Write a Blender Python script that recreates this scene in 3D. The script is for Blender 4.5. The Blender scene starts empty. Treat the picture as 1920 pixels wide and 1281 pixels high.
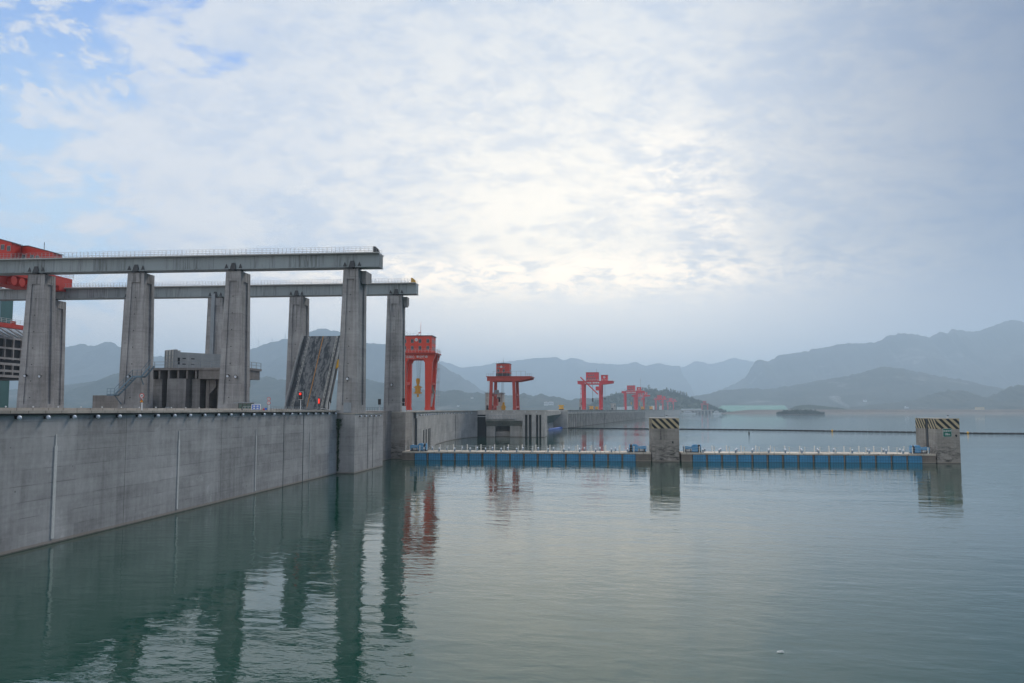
import bpy, math, random
from mathutils import Vector, Matrix, noise as mnoise
random.seed(7)
R = math.radians
sc = bpy.context.scene
col = sc.collection

# ------------------------------------------------------------------ camera
EYE, FPX = 10.5, 1600.0
YAW, TILT = R(5.7), math.atan(128 / 1600.0)
cd = bpy.data.cameras.new("camera")
cd.sensor_width = 36.0
cd.lens = 36.0 * FPX / 1920.0
cd.clip_start, cd.clip_end = 0.5, 80000
cam = bpy.data.objects.new("camera", cd)
cam.location = (0, 0, EYE)
cam.rotation_euler = (R(90) + TILT, 0, YAW)
col.objects.link(cam)
sc.camera = cam

# ------------------------------------------------------------------ node helpers
class G:
    def __init__(s, nt):
        s.nt = nt
    def n(s, t, **k):
        nd = s.nt.nodes.new(t)
        for a, b in k.items():
            setattr(nd, a, b)
        return nd
    def put(s, sock, v):
        if isinstance(v, bpy.types.NodeSocket):
            s.nt.links.new(v, sock)
        elif isinstance(v, (tuple, list)) and len(v) == 3 and sock.type == 'RGBA':
            sock.default_value = (*v, 1)
        else:
            sock.default_value = v
    def m(s, op, *a, clamp=False):
        nd = s.n('ShaderNodeMath', operation=op, use_clamp=clamp)
        for i, v in enumerate(a):
            s.put(nd.inputs[i], v)
        return nd.outputs[0]
    def vm(s, op, *a):
        nd = s.n('ShaderNodeVectorMath', operation=op)
        for i, v in enumerate(a):
            s.put(nd.inputs[i], v)
        return nd.outputs[1] if op in ('DOT_PRODUCT', 'LENGTH') else nd.outputs[0]
    def mix(s, f, a, b, mode='MIX'):
        nd = s.n('ShaderNodeMix', data_type='RGBA', blend_type=mode)
        s.put(nd.inputs[0], f); s.put(nd.inputs[6], a); s.put(nd.inputs[7], b)
        return nd.outputs[2]
    def noise(s, vec, scale, detail=4, rough=0.5, dist=0.0):
        nd = s.n('ShaderNodeTexNoise')
        s.put(nd.inputs['Vector'], vec)
        nd.inputs['Scale'].default_value = scale
        nd.inputs['Detail'].default_value = detail
        nd.inputs['Roughness'].default_value = rough
        nd.inputs['Distortion'].default_value = dist
        return nd.outputs[0]
    def ramp(s, v, lo, hi, a=0.0, b=1.0, smooth=True):
        nd = s.n('ShaderNodeMapRange', interpolation_type='SMOOTHSTEP' if smooth else 'LINEAR')
        s.put(nd.inputs[0], v)
        for i, q in enumerate((lo, hi, a, b)):
            nd.inputs[i + 1].default_value = q
        return nd.outputs[0]
    def sep(s, v):
        nd = s.n('ShaderNodeSeparateXYZ'); s.put(nd.inputs[0], v)
        return nd.outputs
    def comb(s, x, y, z):
        nd = s.n('ShaderNodeCombineXYZ')
        for i, v in enumerate((x, y, z)):
            s.put(nd.inputs[i], v)
        return nd.outputs[0]

# ------------------------------------------------------------------ world
SUN_AZ, SUN_EL = R(27), R(40)
w = bpy.data.worlds.new("World"); sc.world = w; w.use_nodes = True
g = G(w.node_tree); w.node_tree.nodes.clear()
sky = g.n('ShaderNodeTexSky', sky_type='NISHITA')
sky.sun_disc = False; sky.sun_elevation = SUN_EL; sky.sun_rotation = SUN_AZ
sky.air_density = 1.0; sky.dust_density = 1.0; sky.ozone_density = 2.0
D = g.vm('NORMALIZE', g.n('ShaderNodeTexCoord').outputs['Generated'])
dx, dy, dz = g.sep(D)
def pdir(px, py):
    u, v = (px - 960) / FPX, (640.5 - py) / FPX
    c, s = math.cos(TILT), math.sin(TILT)
    fx, fy = -math.sin(YAW), math.cos(YAW)
    return Vector((fx * c - fx * s * v + u * math.cos(YAW), fy * c - fy * s * v + u * math.sin(YAW), s + c * v)).normalized()
def blob(px, py, k):                       # soft lobe round a bearing in the sky
    d = g.vm('DOT_PRODUCT', D, tuple(pdir(px, py)))
    return g.m('EXPONENT', g.m('MULTIPLY', g.m('SUBTRACT', d, 1.0), k))
zz = g.m('ADD', g.m('MAXIMUM', dz, 0.0), 0.30)
P = g.comb(g.m('DIVIDE', dx, zz), g.m('DIVIDE', dy, zz), 0.0)
big = g.noise(P, 2.2, 5, 0.55, 0.5)
med = g.noise(g.vm('MULTIPLY', P, (1.0, 1.15, 1)), 6.5, 8, 0.62, 0.5)
fine = g.noise(g.vm('MULTIPLY', P, (1.0, 1.2, 1)), 22.0, 6, 0.62, 0.4)
puff = g.noise(g.vm('ADD', g.vm('MULTIPLY', D, (1.0, 1.0, 2.1)), (0.31, 0.2, 0.17)), 15.0, 7, 0.55, 0.15)
win = g.m('SUBTRACT', g.m('ADD', g.m('MULTIPLY', blob(90, 20, 50), 1.2), g.m('MULTIPLY', blob(130, 405, 110), 0.95)), g.m('MULTIPLY', blob(170, 265, 120), 0.95), clamp=True)
cv = g.m('ADD', g.m('MULTIPLY', big, 0.25), g.m('MULTIPLY', med, 0.35))
cv = g.m('ADD', cv, g.m('MULTIPLY', puff, 0.40))
edge = g.m('ADD', 0.22, g.m('MULTIPLY', win, 0.33))
cov = g.ramp(g.m('SUBTRACT', cv, edge), 0.0, 0.13)
puff2 = g.noise(g.vm('ADD', g.vm('MULTIPLY', D, (1.0, 1.0, 1.9)), (0.5, 0.2, 0.3)), 26.0, 6, 0.55, 0.3)
pf = g.m('MULTIPLY', g.ramp(puff2, 0.50, 0.62), blob(150, 110, 40))
cov = g.m('MAXIMUM', cov, g.m('MULTIPLY', pf, 0.95))
glow = g.m('ADD', g.m('MULTIPLY', blob(1020, 500, 9), 0.55), g.m('MULTIPLY', blob(1040, 520, 50), 0.28))
lit = g.m('ADD', g.m('MULTIPLY', med, 0.45), g.m('ADD', g.m('MULTIPLY', fine, 0.32), g.m('MULTIPLY', big, 0.33)))
lit = g.ramp(lit, 0.45, 0.64)
lit = g.m('SUBTRACT', g.m('ADD', g.m('MULTIPLY', lit, 0.62), g.m('MULTIPLY', glow, 0.66)), g.m('MULTIPLY', blob(250, 290, 22), 0.30), clamp=True)
shade = (0.64, 0.715, 0.84); bright = (0.93, 0.90, 0.875)
cc = g.mix(lit, shade, bright)
warm = g.m('MULTIPLY', g.m('ADD', g.m('MULTIPLY', glow, 0.85), g.m('MULTIPLY', blob(1000, 545, 90), 0.5)), lit, clamp=True)
cc = g.mix(warm, cc, (1.42, 1.27, 1.05))
puffw = g.m('MULTIPLY', g.m('MULTIPLY', win, 0.8, clamp=True), g.m('MAXIMUM', pf, g.ramp(g.m('SUBTRACT', cv, edge), 0.03, 0.12)))
cc = g.mix(puffw, cc, (0.92, 0.90, 0.91))
bank = g.m('MULTIPLY', g.ramp(g.m('ADD', dz, g.m('ADD', g.m('MULTIPLY', g.m('SUBTRACT', big, 0.5), 0.05), g.m('MULTIPLY', g.m('SUBTRACT', med, 0.5), 0.03))), 0.170, 0.105), g.m('SUBTRACT', 1.0, g.m('MULTIPLY', win, 0.6, clamp=True)))
cc = g.mix(g.m('MULTIPLY', bank, 0.8), cc, g.mix(glow, (1.06, 1.01, 0.98), (1.55, 1.40, 1.20)))
band = g.m('EXPONENT', g.m('MULTIPLY', g.m('POWER', g.m('DIVIDE', g.m('SUBTRACT', dz, 0.153), 0.022), 2.0), -1.0))
hot = g.m('ADD', g.m('MULTIPLY', g.m('MULTIPLY', band, blob(1040, 540, 30)), 1.5), g.m('ADD', g.m('MULTIPLY', blob(1335, 435, 1200), 0.55), g.m('MULTIPLY', blob(1270, 330, 800), 0.45)))
hot = g.m('MULTIPLY', hot, g.ramp(g.m('ADD', g.m('MULTIPLY', med, 0.5), g.m('MULTIPLY', fine, 0.5)), 0.38, 0.62), clamp=True)
cc = g.mix(hot, cc, (1.95, 1.62, 1.22))
skyc = g.vm('MULTIPLY', sky.outputs[0], (0.052, 0.105, 0.182))
pale = g.m('MULTIPLY', blob(110, 420, 34), 0.85, clamp=True)
skyc = g.mix(pale, skyc, (0.66, 0.84, 0.97))
fld = g.mix(cov, skyc, cc)
right = g.ramp(g.vm('DOT_PRODUCT', D, (1.0, 0.0, 0.0)), 0.04, 0.52)
fall = g.mix(right, (1, 1, 1), (0.20, 0.26, 0.39))
back = g.ramp(dy, 0.75, -0.4)
fall2 = g.mix(back, (1, 1, 1), (1.55, 1.46, 1.34))
up = g.ramp(dz, 0.16, 0.52)
fall3 = g.mix(up, (1, 1, 1), (0.74, 0.80, 0.88))
fld = g.mix(1.0, g.mix(1.0, g.mix(1.0, fld, fall, 'MULTIPLY'), fall2, 'MULTIPLY'), fall3, 'MULTIPLY')
fld = g.mix(g.ramp(dz, -0.005, -0.02), fld, (0.16, 0.2, 0.23))
fld = g.vm('SCALE', fld); fld.node.inputs[3].default_value = 8.5
bg = g.n('ShaderNodeBackground'); g.put(bg.inputs[0], fld); bg.inputs[1].default_value = 0.1
wo = g.n('ShaderNodeOutputWorld'); g.nt.links.new(bg.outputs[0], wo.inputs[0])
w.cycles.sampling_method = 'MANUAL'; w.cycles.sample_map_resolution = 512

# ------------------------------------------------------------------ sun behind the cloud
sd = bpy.data.lights.new("sun", 'SUN'); sd.energy = 1.6; sd.angle = R(20); sd.color = (1.0, 0.93, 0.84)
so = bpy.data.objects.new("sun", sd); col.objects.link(so)
sv = Vector((math.sin(SUN_AZ) * math.cos(SUN_EL), math.cos(SUN_AZ) * math.cos(SUN_EL), math.sin(SUN_EL)))
so.rotation_euler = sv.to_track_quat('Z', 'Y').to_euler(); so.location = sv * 300

sc.view_settings.view_transform = 'Standard'; sc.view_settings.look = 'None'
sc.view_settings.exposure = 0.36; sc.view_settings.gamma = 1.0
c = sc.cycles
c.use_denoising = True
try: c.denoiser = 'OPENIMAGEDENOISE'
except Exception: pass
c.max_bounces = 6; c.diffuse_bounces = 2; c.glossy_bounces = 3; c.transmission_bounces = 3
c.volume_bounces = 2; c.sample_clamp_indirect = 4.0; c.caustics_reflective = False; c.caustics_refractive = False

# ------------------------------------------------------------------ materials
def mat(name):
    m_ = bpy.data.materials.new(name); m_.use_nodes = True
    g = G(m_.node_tree); b = m_.node_tree.nodes['Principled BSDF']
    return m_, g, b
def pos(g): return g.n('ShaderNodeNewGeometry').outputs['Position']
def objc(g): return g.n('ShaderNodeTexCoord').outputs['Object']

def concrete(name, base, zj=1.2, top=None, vj=None, patch=0.10, low=0.0, tint=(1, 1, 1), rough=0.85, stain=0.3, holes=True, bright=0.16):
    m_, g, b = mat(name); P = pos(g); x, y, z = g.sep(P)
    n1 = g.noise(P, 0.22, 5, 0.6, 0.3); n2 = g.noise(P, 2.4, 6, 0.65)
    st = g.noise(g.vm('MULTIPLY', P, (1.5, 1.5, 0.09)), 1.0, 5, 0.6, 0.2)
    st2 = g.noise(g.vm('MULTIPLY', P, (0.09, 0.09, 2.6)), 1.0, 5, 0.65, 0.3)
    wn = g.n('ShaderNodeTexWhiteNoise', noise_dimensions='3D')
    g.put(wn.inputs[0], g.comb(g.m('FLOOR', g.m('DIVIDE', x, 5.2)), g.m('FLOOR', g.m('DIVIDE', y, 6.7)), g.m('FLOOR', g.m('DIVIDE', z, zj))))
    v = g.m('ADD', 1.0, g.m('MULTIPLY', g.m('SUBTRACT', n1, 0.5), 1.1))
    v = g.m('ADD', v, g.m('MULTIPLY', g.m('SUBTRACT', n2, 0.5), 0.42))
    v = g.m('ADD', v, g.m('MULTIPLY', g.m('SUBTRACT', st, 0.5), stain * 2))
    v = g.m('ADD', v, g.m('MULTIPLY', g.m('SUBTRACT', st2, 0.5), 0.45))
    v = g.m('ADD', v, g.m('MULTIPLY', g.m('SUBTRACT', wn.outputs[0], 0.5), patch * 2))
    jz = g.m('PINGPONG', g.m('ADD', z, g.m('MULTIPLY', g.m('SUBTRACT', n2, 0.5), 0.05)), zj / 2)
    jl = g.m('MULTIPLY', g.ramp(jz, 0.05, 0.012), g.ramp(g.noise(P, 0.35, 4), 0.42, 0.62, 0.05, 1.0))
    v = g.m('MULTIPLY', v, g.m('SUBTRACT', 1.0, g.m('MULTIPLY', jl, 0.30)))
    if vj:
        ax, per, off = vj
        q = g.m('PINGPONG', g.m('SUBTRACT', (x, y)[ax], off), per / 2)
        v = g.m('MULTIPLY', v, g.m('SUBTRACT', 1.0, g.m('MULTIPLY', g.ramp(q, 0.07, 0.02), 0.5)))
    if holes:
        vo = g.n('ShaderNodeTexVoronoi', feature='F1'); g.put(vo.inputs['Vector'], P); vo.inputs['Scale'].default_value = 0.75
        hsel = g.ramp(g.noise(P, 0.9, 2), 0.55, 0.6)
        v = g.m('MULTIPLY', v, g.m('SUBTRACT', 1.0, g.m('MULTIPLY', g.m('MULTIPLY', g.ramp(vo.outputs[0], 0.075, 0.05), hsel), 0.55)))
    # pale lime blooms
    bl = g.m('MULTIPLY', g.ramp(g.noise(P, 0.55, 6, 0.7, 0.5), 0.58, 0.74), g.ramp(g.noise(P, 0.08, 2), 0.45, 0.6))
    v = g.m('ADD', v, g.m('MULTIPLY', bl, bright))
    if low:
        dn = g.m('MULTIPLY', g.ramp(g.noise(g.vm('MULTIPLY', P, (0.7, 0.7, 2.2)), 0.8, 6, 0.7, 0.6), 0.42, 0.66), g.ramp(z, 5.2, 1.8))
        v = g.m('MULTIPLY', v, g.m('SUBTRACT', 1.0, g.m('MULTIPLY', dn, low)))
    if top:
        ts = g.m('MULTIPLY', g.ramp(g.noise(g.vm('MULTIPLY', P, (2.6, 2.6, 0.11)), 1.0, 5, 0.65), 0.50, 0.64), g.ramp(z, top - 13, top))
        v = g.m('MULTIPLY', v, g.m('SUBTRACT', 1.0, g.m('MULTIPLY', ts, 0.55)))
    cb = g.vm('SCALE', tuple(base)); g.put(cb.node.inputs[3], v)
    wl = g.ramp(g.m('ADD', z, g.m('MULTIPLY', n2, 0.15)), 0.42, 0.30)
    cb = g.mix(g.m('MULTIPLY', wl, 0.75), cb, (0.30, 0.255, 0.215))
    wet = g.ramp(g.m('ADD', z, g.m('MULTIPLY', n2, 0.1)), 0.17, 0.1)
    cb = g.mix(g.m('MULTIPLY', wet, 0.7), cb, (0.06, 0.06, 0.05))
    g.put(b.inputs['Base Color'], cb); b.inputs['Roughness'].default_value = rough
    b.inputs['Specular IOR Level'].default_value = 0.25
    bp = g.n('ShaderNodeBump'); bp.inputs['Strength'].default_value = 0.25; bp.inputs['Distance'].default_value = 0.05
    g.put(bp.inputs['Height'], n2); g.put(b.inputs['Normal'], bp.outputs[0])
    return m_

def paint(name, colr, rough=0.45, dirt=0.25, rust=0.0, scale=1.2, streak=0.3, metal=0.0, spec=0.4):
    m_, g, b = mat(name); P = pos(g)
    n = g.noise(P, scale, 5, 0.6); s = g.noise(g.vm('MULTIPLY', P, (2.2, 2.2, 0.2)), scale, 5, 0.6)
    v = g.m('ADD', 1.0, g.m('ADD', g.m('MULTIPLY', g.m('SUBTRACT', n, 0.5), dirt * 2), g.m('MULTIPLY', g.m('SUBTRACT', s, 0.5), streak * 2)))
    cb = g.vm('SCALE', tuple(colr)); g.put(cb.node.inputs[3], v)
    if rust:
        cb = g.mix(g.m('MULTIPLY', g.ramp(g.noise(P, scale * 2.3, 6, 0.7), 0.56, 0.68), rust), cb, (0.12, 0.06, 0.035))
    g.put(b.inputs['Base Color'], cb); b.inputs['Roughness'].default_value = rough
    b.inputs['Metallic'].default_value = metal; b.inputs['Specular IOR Level'].default_value = spec
    return m_

def emis(name, colr, st):
    m_, g, b = mat(name); b.inputs['Base Color'].default_value = (*colr, 1)
    b.inputs['Emission Color'].default_value = (*colr, 1); b.inputs['Emission Strength'].default_value = st
    return m_

M = {}
M['wall'] = concrete('approach_wall_concrete', (0.355, 0.347, 0.340), 1.2, vj=(1, 20.0, 74.4), patch=0.10, bright=0.34)
M['block'] = concrete('guide_block_concrete', (0.380, 0.364, 0.352), 1.5, vj=None, patch=0.07, holes=False)
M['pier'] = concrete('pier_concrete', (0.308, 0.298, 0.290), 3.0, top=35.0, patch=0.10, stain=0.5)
M['dark_concrete'] = concrete('weathered_platform_concrete', (0.242, 0.224, 0.21), 2.0, vj=None, stain=0.45)
M['coping'] = concrete('coping_concrete', (0.423, 0.383, 0.328), 9.0, vj=(1, 2.0, 0.3), holes=False, stain=0.15)
M['dolphin'] = concrete('dolphin_concrete', (0.329, 0.296, 0.262), 1.5, vj=None, low=0.8, stain=0.35, holes=False)
M['dam'] = concrete('dam_concrete', (0.423, 0.397, 0.367), 3.0, vj=(1, 18.0, 0.0), stain=0.25, holes=False)
M['pontoon'] = concrete('pontoon_deck_boards', (0.564, 0.491, 0.406), 9.0, vj=(0, 2.87, 0.6), holes=False, stain=0.2)
M['pontoon_dark'] = concrete('pontoon_beam_concrete', (0.204, 0.173, 0.145), 9.0, vj=None, holes=False, stain=0.4)
M['red'] = paint('crane_red_paint', (0.64, 0.055, 0.025), 0.5, 0.15, 0.0, 0.5, 0.15)
M['red_far'] = paint('dam_crane_red_paint', (0.62, 0.022, 0.03), 0.55, 0.12, 0.0, 0.3, 0.1)
M['red_dull'] = paint('weathered_red_paint', (0.44, 0.055, 0.035), 0.6, 0.25, 0.35, 0.6, 0.2)
M['red_lift'] = paint('lift_crane_red_paint', (0.52, 0.026, 0.010), 0.5, 0.12, 0.0, 0.4, 0.12)
M['yellow'] = paint('yellow_paint', (0.62, 0.33, 0.02), 0.5, 0.2, 0.25, 1.5)
M['yellow_far'] = paint('rack_yellow_paint', (0.80, 0.42, 0.02), 0.5, 0.15, 0.0, 0.8)
M['blue'] = paint('float_blue_plastic', (0.035, 0.17, 0.42), 0.45, 0.25, 0.0, 1.5, 0.3)
M['blue_light'] = paint('winch_blue_paint', (0.10, 0.30, 0.52), 0.45, 0.2, 0.1, 2.0)
M['white'] = paint('white_paint', (0.66, 0.67, 0.67), 0.5, 0.12, 0.0, 3.0, 0.1)
M['strip'] = paint('white_gauge_strip', (0.62, 0.61, 0.58), 0.6, 0.25, 0.15, 3.0, 0.2)
M['post'] = paint('post_worn_white_paint', (0.78, 0.75, 0.68), 0.6, 0.2, 0.55, 3.5, 0.3)
M['rail'] = paint('galvanised_rail', (0.60, 0.61, 0.60), 0.5, 0.1, 0.0, 1.0, 0.1)
M['rail_blue'] = paint('stair_blue_grey_steel', (0.12, 0.19, 0.24), 0.5, 0.2, 0.1, 2.0)
M['dark'] = paint('dark_steel', (0.035, 0.038, 0.042), 0.5, 0.2, 0.2, 2.0)
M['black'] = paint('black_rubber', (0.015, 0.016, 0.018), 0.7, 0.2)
M['grey_steel'] = paint('grey_steel', (0.27, 0.30, 0.32), 0.5, 0.2, 0.1, 1.0)
M['gate'] = paint('gate_pale_grey_paint', (0.42, 0.42, 0.40), 0.55, 0.2, 0.25, 0.8, 0.25)
M['tower_glass'] = paint('green_tower_glass', (0.03, 0.10, 0.085), 0.12, 0.3, 0, 0.3, 0.1, spec=0.6)
M['glass'] = paint('dark_window_glass', (0.03, 0.045, 0.055), 0.1, 0.2, 0, 1, 0.1, spec=0.6)
M['blue_sign'] = paint('blue_sign_face', (0.02, 0.13, 0.55), 0.4, 0.05, 0, 1, 0.05)
M['green_sign'] = paint('green_sign_face', (0.0, 0.13, 0.085), 0.4, 0.1, 0, 1, 0.05)
M['sign_red'] = paint('sign_red_ring', (0.50, 0.03, 0.03), 0.4, 0.05, 0, 1, 0.05)
M['shore_building'] = paint('cream_render', (0.60, 0.52, 0.36), 0.8, 0.1, 0, 0.1, 0.1)
M['pale_building'] = paint('pale_render', (0.62, 0.64, 0.64), 0.8, 0.1, 0, 0.1, 0.1)
M['signal'] = emis('red_signal_light', (1.0, 0.04, 0.02), 0.8)
M['lamp_body'] = paint('lamp_blue_grey', (0.20, 0.27, 0.34), 0.5, 0.2)
M['dam_item'] = paint('recess_shade_dark', (0.022, 0.026, 0.03), 0.6, 0.3)  # near-black colour standing in for shade in the recesses between dam pilasters
M['rail_grey'] = paint('dull_rail', (0.30, 0.31, 0.31), 0.5, 0.1)
M['kerb_dark'] = paint('dark_kerb', (0.06, 0.066, 0.07), 0.8, 0.4, 0.2, 2.0)
M['globe'] = paint('frosted_globe', (0.78, 0.82, 0.88), 0.25, 0.05, 0, 3, 0.03, spec=0.6)
M['blue_boom'] = paint('blue_boom_float', (0.05, 0.14, 0.50), 0.5, 0.2, 0, 0.5)
M['litter'] = paint('white_foam', (0.75, 0.75, 0.72), 0.7, 0.2, 0, 9)

# runway girder paint: pale grey-green with dark run-off streaks from the top edge
m_, g, b = mat('girder_stained_paint'); P = pos(g); x, y, z = g.sep(P)
s = g.noise(g.vm('MULTIPLY', P, (1.9, 1.9, 0.13)), 1.0, 7, 0.72, 0.1)
s2 = g.noise(g.vm('MULTIPLY', P, (6.5, 6.5, 0.22)), 1.0, 5, 0.65)
lg = g.noise(g.vm('MULTIPLY', P, (0.22, 0.22, 0)), 1.0, 3, 0.6)
k = g.m('MULTIPLY', g.ramp(g.m('ADD', g.m('MULTIPLY', s, 0.6), g.m('MULTIPLY', s2, 0.4)), 0.46, 0.62), g.ramp(lg, 0.38, 0.60))
pl = g.n('ShaderNodeTexWhiteNoise', noise_dimensions='1D'); g.put(pl.inputs[1], g.m('FLOOR', g.m('DIVIDE', x, 7.3)))
cb = g.mix(pl.outputs[0], (0.235, 0.275, 0.285), (0.30, 0.345, 0.355))
cb = g.mix(g.m('MULTIPLY', k, 0.85), cb, (0.045, 0.05, 0.042))
seam = g.ramp(g.m('PINGPONG', x, 3.65), 0.06, 0.02)
cb = g.mix(g.m('MULTIPLY', seam, 0.6), cb, (0.08, 0.09, 0.09))
g.put(b.inputs['Base Color'], cb); b.inputs['Roughness'].default_value = 0.55
M['girder'] = m_

# hazard band
m_, g, b = mat('hazard_stripes'); P = pos(g); x, y, z = g.sep(P)
t = g.m('ADD', g.m('SUBTRACT', x, y), g.m('MULTIPLY', z, 1.0))
f = g.m('GREATER_THAN', g.m('MODULO', g.m('ADD', t, 1000.3), 1.36), 0.68)
n = g.noise(P, 3.0, 5); dr = g.noise(g.vm('MULTIPLY', P, (3, 3, 0.3)), 1, 5, 0.6)
cb = g.mix(f, (0.50, 0.40, 0.24), (0.012, 0.016, 0.02))
cb = g.mix(g.ramp(dr, 0.60, 0.70, 0, 0.75), cb, (0.05, 0.035, 0.02))
cb2 = g.vm('SCALE', cb); g.put(cb2.node.inputs[3], g.m('ADD', 0.75, g.m('MULTIPLY', n, 0.5)))
g.put(b.inputs['Base Color'], cb2); b.inputs['Roughness'].default_value = 0.7
M['hazard'] = m_

# worn bridge carriageway
m_, g, b = mat('worn_carriageway'); P = objc(g); x, y, z = g.sep(P)
n1 = g.noise(g.vm('MULTIPLY', P, (1.0, 0.22, 1)), 1.1, 7, 0.68, 0.5)
n2 = g.noise(g.vm('MULTIPLY', P, (1.0, 0.4, 1)), 2.6, 7, 0.7, 0.7); n3 = g.noise(P, 8, 5, 0.7)
k = g.ramp(g.m('ADD', g.m('MULTIPLY', n1, 0.65), g.m('MULTIPLY', n2, 0.45)), 0.50, 0.60)
cb = g.mix(k, (0.19, 0.195, 0.195), (0.045, 0.053, 0.06))
br = g.n('ShaderNodeTexBrick'); g.put(br.inputs['Vector'], g.vm('ADD', P, g.vm('SCALE', g.n('ShaderNodeTexNoise').outputs[1])))
br.inputs['Scale'].default_value = 1.0; br.inputs['Brick Width'].default_value = 2.9; br.inputs['Row Height'].default_value = 1.35
br.inputs['Mortar Size'].default_value = 0.045; br.inputs['Mortar Smooth'].default_value = 0.6
cb = g.mix(g.m('MULTIPLY', g.m('MULTIPLY', br.outputs['Fac'], g.ramp(n2, 0.35, 0.6)), 0.7), cb, (0.04, 0.045, 0.05))
cs = g.vm('SCALE', cb); g.put(cs.node.inputs[3], g.m('ADD', 0.72, g.m('MULTIPLY', n3, 0.56)))
g.put(b.inputs['Base Color'], cs); b.inputs['Roughness'].default_value = 0.85
M['road'] = m_
M['lane_orange'] = paint('lane_line_orange', (0.42, 0.20, 0.05), 0.7, 0.4, 0.4, 3)
M['lane_white'] = paint('lane_line_white', (0.45, 0.44, 0.40), 0.7, 0.4, 0.4, 3)

# float blocks: moulded cube grid
m_, g, b = mat('blue_float_cubes'); P = pos(g); x, y, z = g.sep(P)
gx = g.ramp(g.m('PINGPONG', x, 0.25), 0.06, 0.015); gz = g.ramp(g.m('PINGPONG', z, 0.27), 0.05, 0.012)
n = g.noise(P, 0.45, 6, 0.7); n2 = g.noise(g.vm('MULTIPLY', P, (1, 1, 2.0)), 0.9, 5, 0.7)
v = g.m('MULTIPLY', g.m('ADD', 0.6, g.m('MULTIPLY', n, 0.8)), g.m('SUBTRACT', 1.0, g.m('MULTIPLY', g.m('MAXIMUM', gx, gz), 0.5)))
cb = g.vm('SCALE', (0.045, 0.25, 0.45)); g.put(cb.node.inputs[3], v)
cb = g.mix(g.m('MULTIPLY', g.ramp(n2, 0.60, 0.70), 0.75), cb, (0.02, 0.05, 0.09))
cb = g.mix(g.m('MULTIPLY', g.ramp(z, 0.25, 0.0), 0.55), cb, (0.02, 0.09, 0.13))
g.put(b.inputs['Base Color'], cb); b.inputs['Roughness'].default_value = 0.5
M['float'] = m_

# water
m_, g, b = mat('reservoir_water'); P = pos(g); x, y, z = g.sep(P)
Pr = g.n('ShaderNodeMapping'); g.put(Pr.inputs[0], P); Pr.inputs['Rotation'].default_value = (0, 0, R(9)); PR = Pr.outputs[0]
a1 = g.noise(g.vm('MULTIPLY', PR, (0.55, 1.0, 1)), 0.30, 2, 0.5, 0.2)
a2 = g.noise(g.vm('MULTIPLY', PR, (0.60, 1.0, 1)), 1.1, 3, 0.5, 0.3)
a3 = g.noise(g.vm('MULTIPLY', PR, (0.75, 1.0, 1)), 3.6, 3, 0.55, 0.3)
lanes = g.ramp(g.noise(g.vm('MULTIPLY', PR, (0.25, 1.0, 1)), 0.022, 5, 0.6, 0.8), 0.36, 0.64, 0.25, 1.6)
far = g.ramp(y, 60, 400, 1.0, 1.5)
h = g.m('ADD', g.m('MULTIPLY', a1, 0.05), g.m('MULTIPLY', lanes, g.m('ADD', g.m('MULTIPLY', a2, 0.021), g.m('MULTIPLY', a3, 0.0028))))
h = g.m('MULTIPLY', h, far)
bp = g.n('ShaderNodeBump'); bp.inputs['Strength'].default_value = 1.0; bp.inputs['Distance'].default_value = 1.0
g.put(bp.inputs['Height'], h); g.put(b.inputs['Normal'], bp.outputs[0])
g.put(b.inputs['Base Color'], g.mix(g.noise(P, 0.02, 3), (0.001, 0.040, 0.026), (0.002, 0.048, 0.032)))
b.inputs['Roughness'].default_value = 0.03; b.inputs['IOR'].default_value = 1.36
M['water'] = m_

def forest(name, a, bcol, cliff=0.0, sc_=0.01):
    m_, g, b = mat(name); P = pos(g)
    n = g.noise(P, sc_, 8, 0.65); n2 = g.noise(P, sc_ * 5, 6, 0.7)
    cb = g.mix(g.ramp(g.m('ADD', g.m('MULTIPLY', n, 0.5), g.m('MULTIPLY', n2, 0.5)), 0.4, 0.62), a, bcol)
    if cliff:
        cb = g.mix(g.m('MULTIPLY', g.ramp(g.noise(g.vm('MULTIPLY', P, (1, 1, 2.2)), sc_ * 0.8, 7, 0.7), 0.58, 0.70), cliff), cb, (0.42, 0.40, 0.37))
    g.put(b.inputs['Base Color'], cb); b.inputs['Roughness'].default_value = 0.95
    b.inputs['Specular IOR Level'].default_value = 0.1
    return m_
M['forest'] = forest('wooded_hillside', (0.020, 0.035, 0.016), (0.050, 0.066, 0.032), 0.0, 0.012)
M['hill'] = forest('distant_hillside', (0.020, 0.032, 0.024), (0.055, 0.062, 0.046), 0.35, 0.004)
M['mountain'] = forest('mountain_slopes', (0.024, 0.034, 0.030), (0.06, 0.065, 0.058), 0.45, 0.0022)
M['leafs'] = forest('leaf_clumps', (0.018, 0.036, 0.014), (0.055, 0.072, 0.03), 0.0, 0.08)
M['pale_leafs'] = forest('pale_leaf_clumps', (0.05, 0.06, 0.03), (0.13, 0.13, 0.07), 0.0, 0.08)
M['bark'] = paint('bark', (0.08, 0.07, 0.055), 0.9)
M['soil'] = forest('bare_shore_soil', (0.08, 0.07, 0.055), (0.16, 0.125, 0.10), 0.0, 0.01)
M['sand'] = forest('pale_beach', (0.13, 0.12, 0.11), (0.22, 0.20, 0.18), 0.0, 0.02)
M['tarp'] = forest('green_netting', (0.13, 0.27, 0.22), (0.22, 0.36, 0.31), 0.9, 0.012)
M['vine'] = paint('wall_creeper_leaves', (0.025, 0.06, 0.02), 0.8, 0.5, 0, 3)

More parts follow.
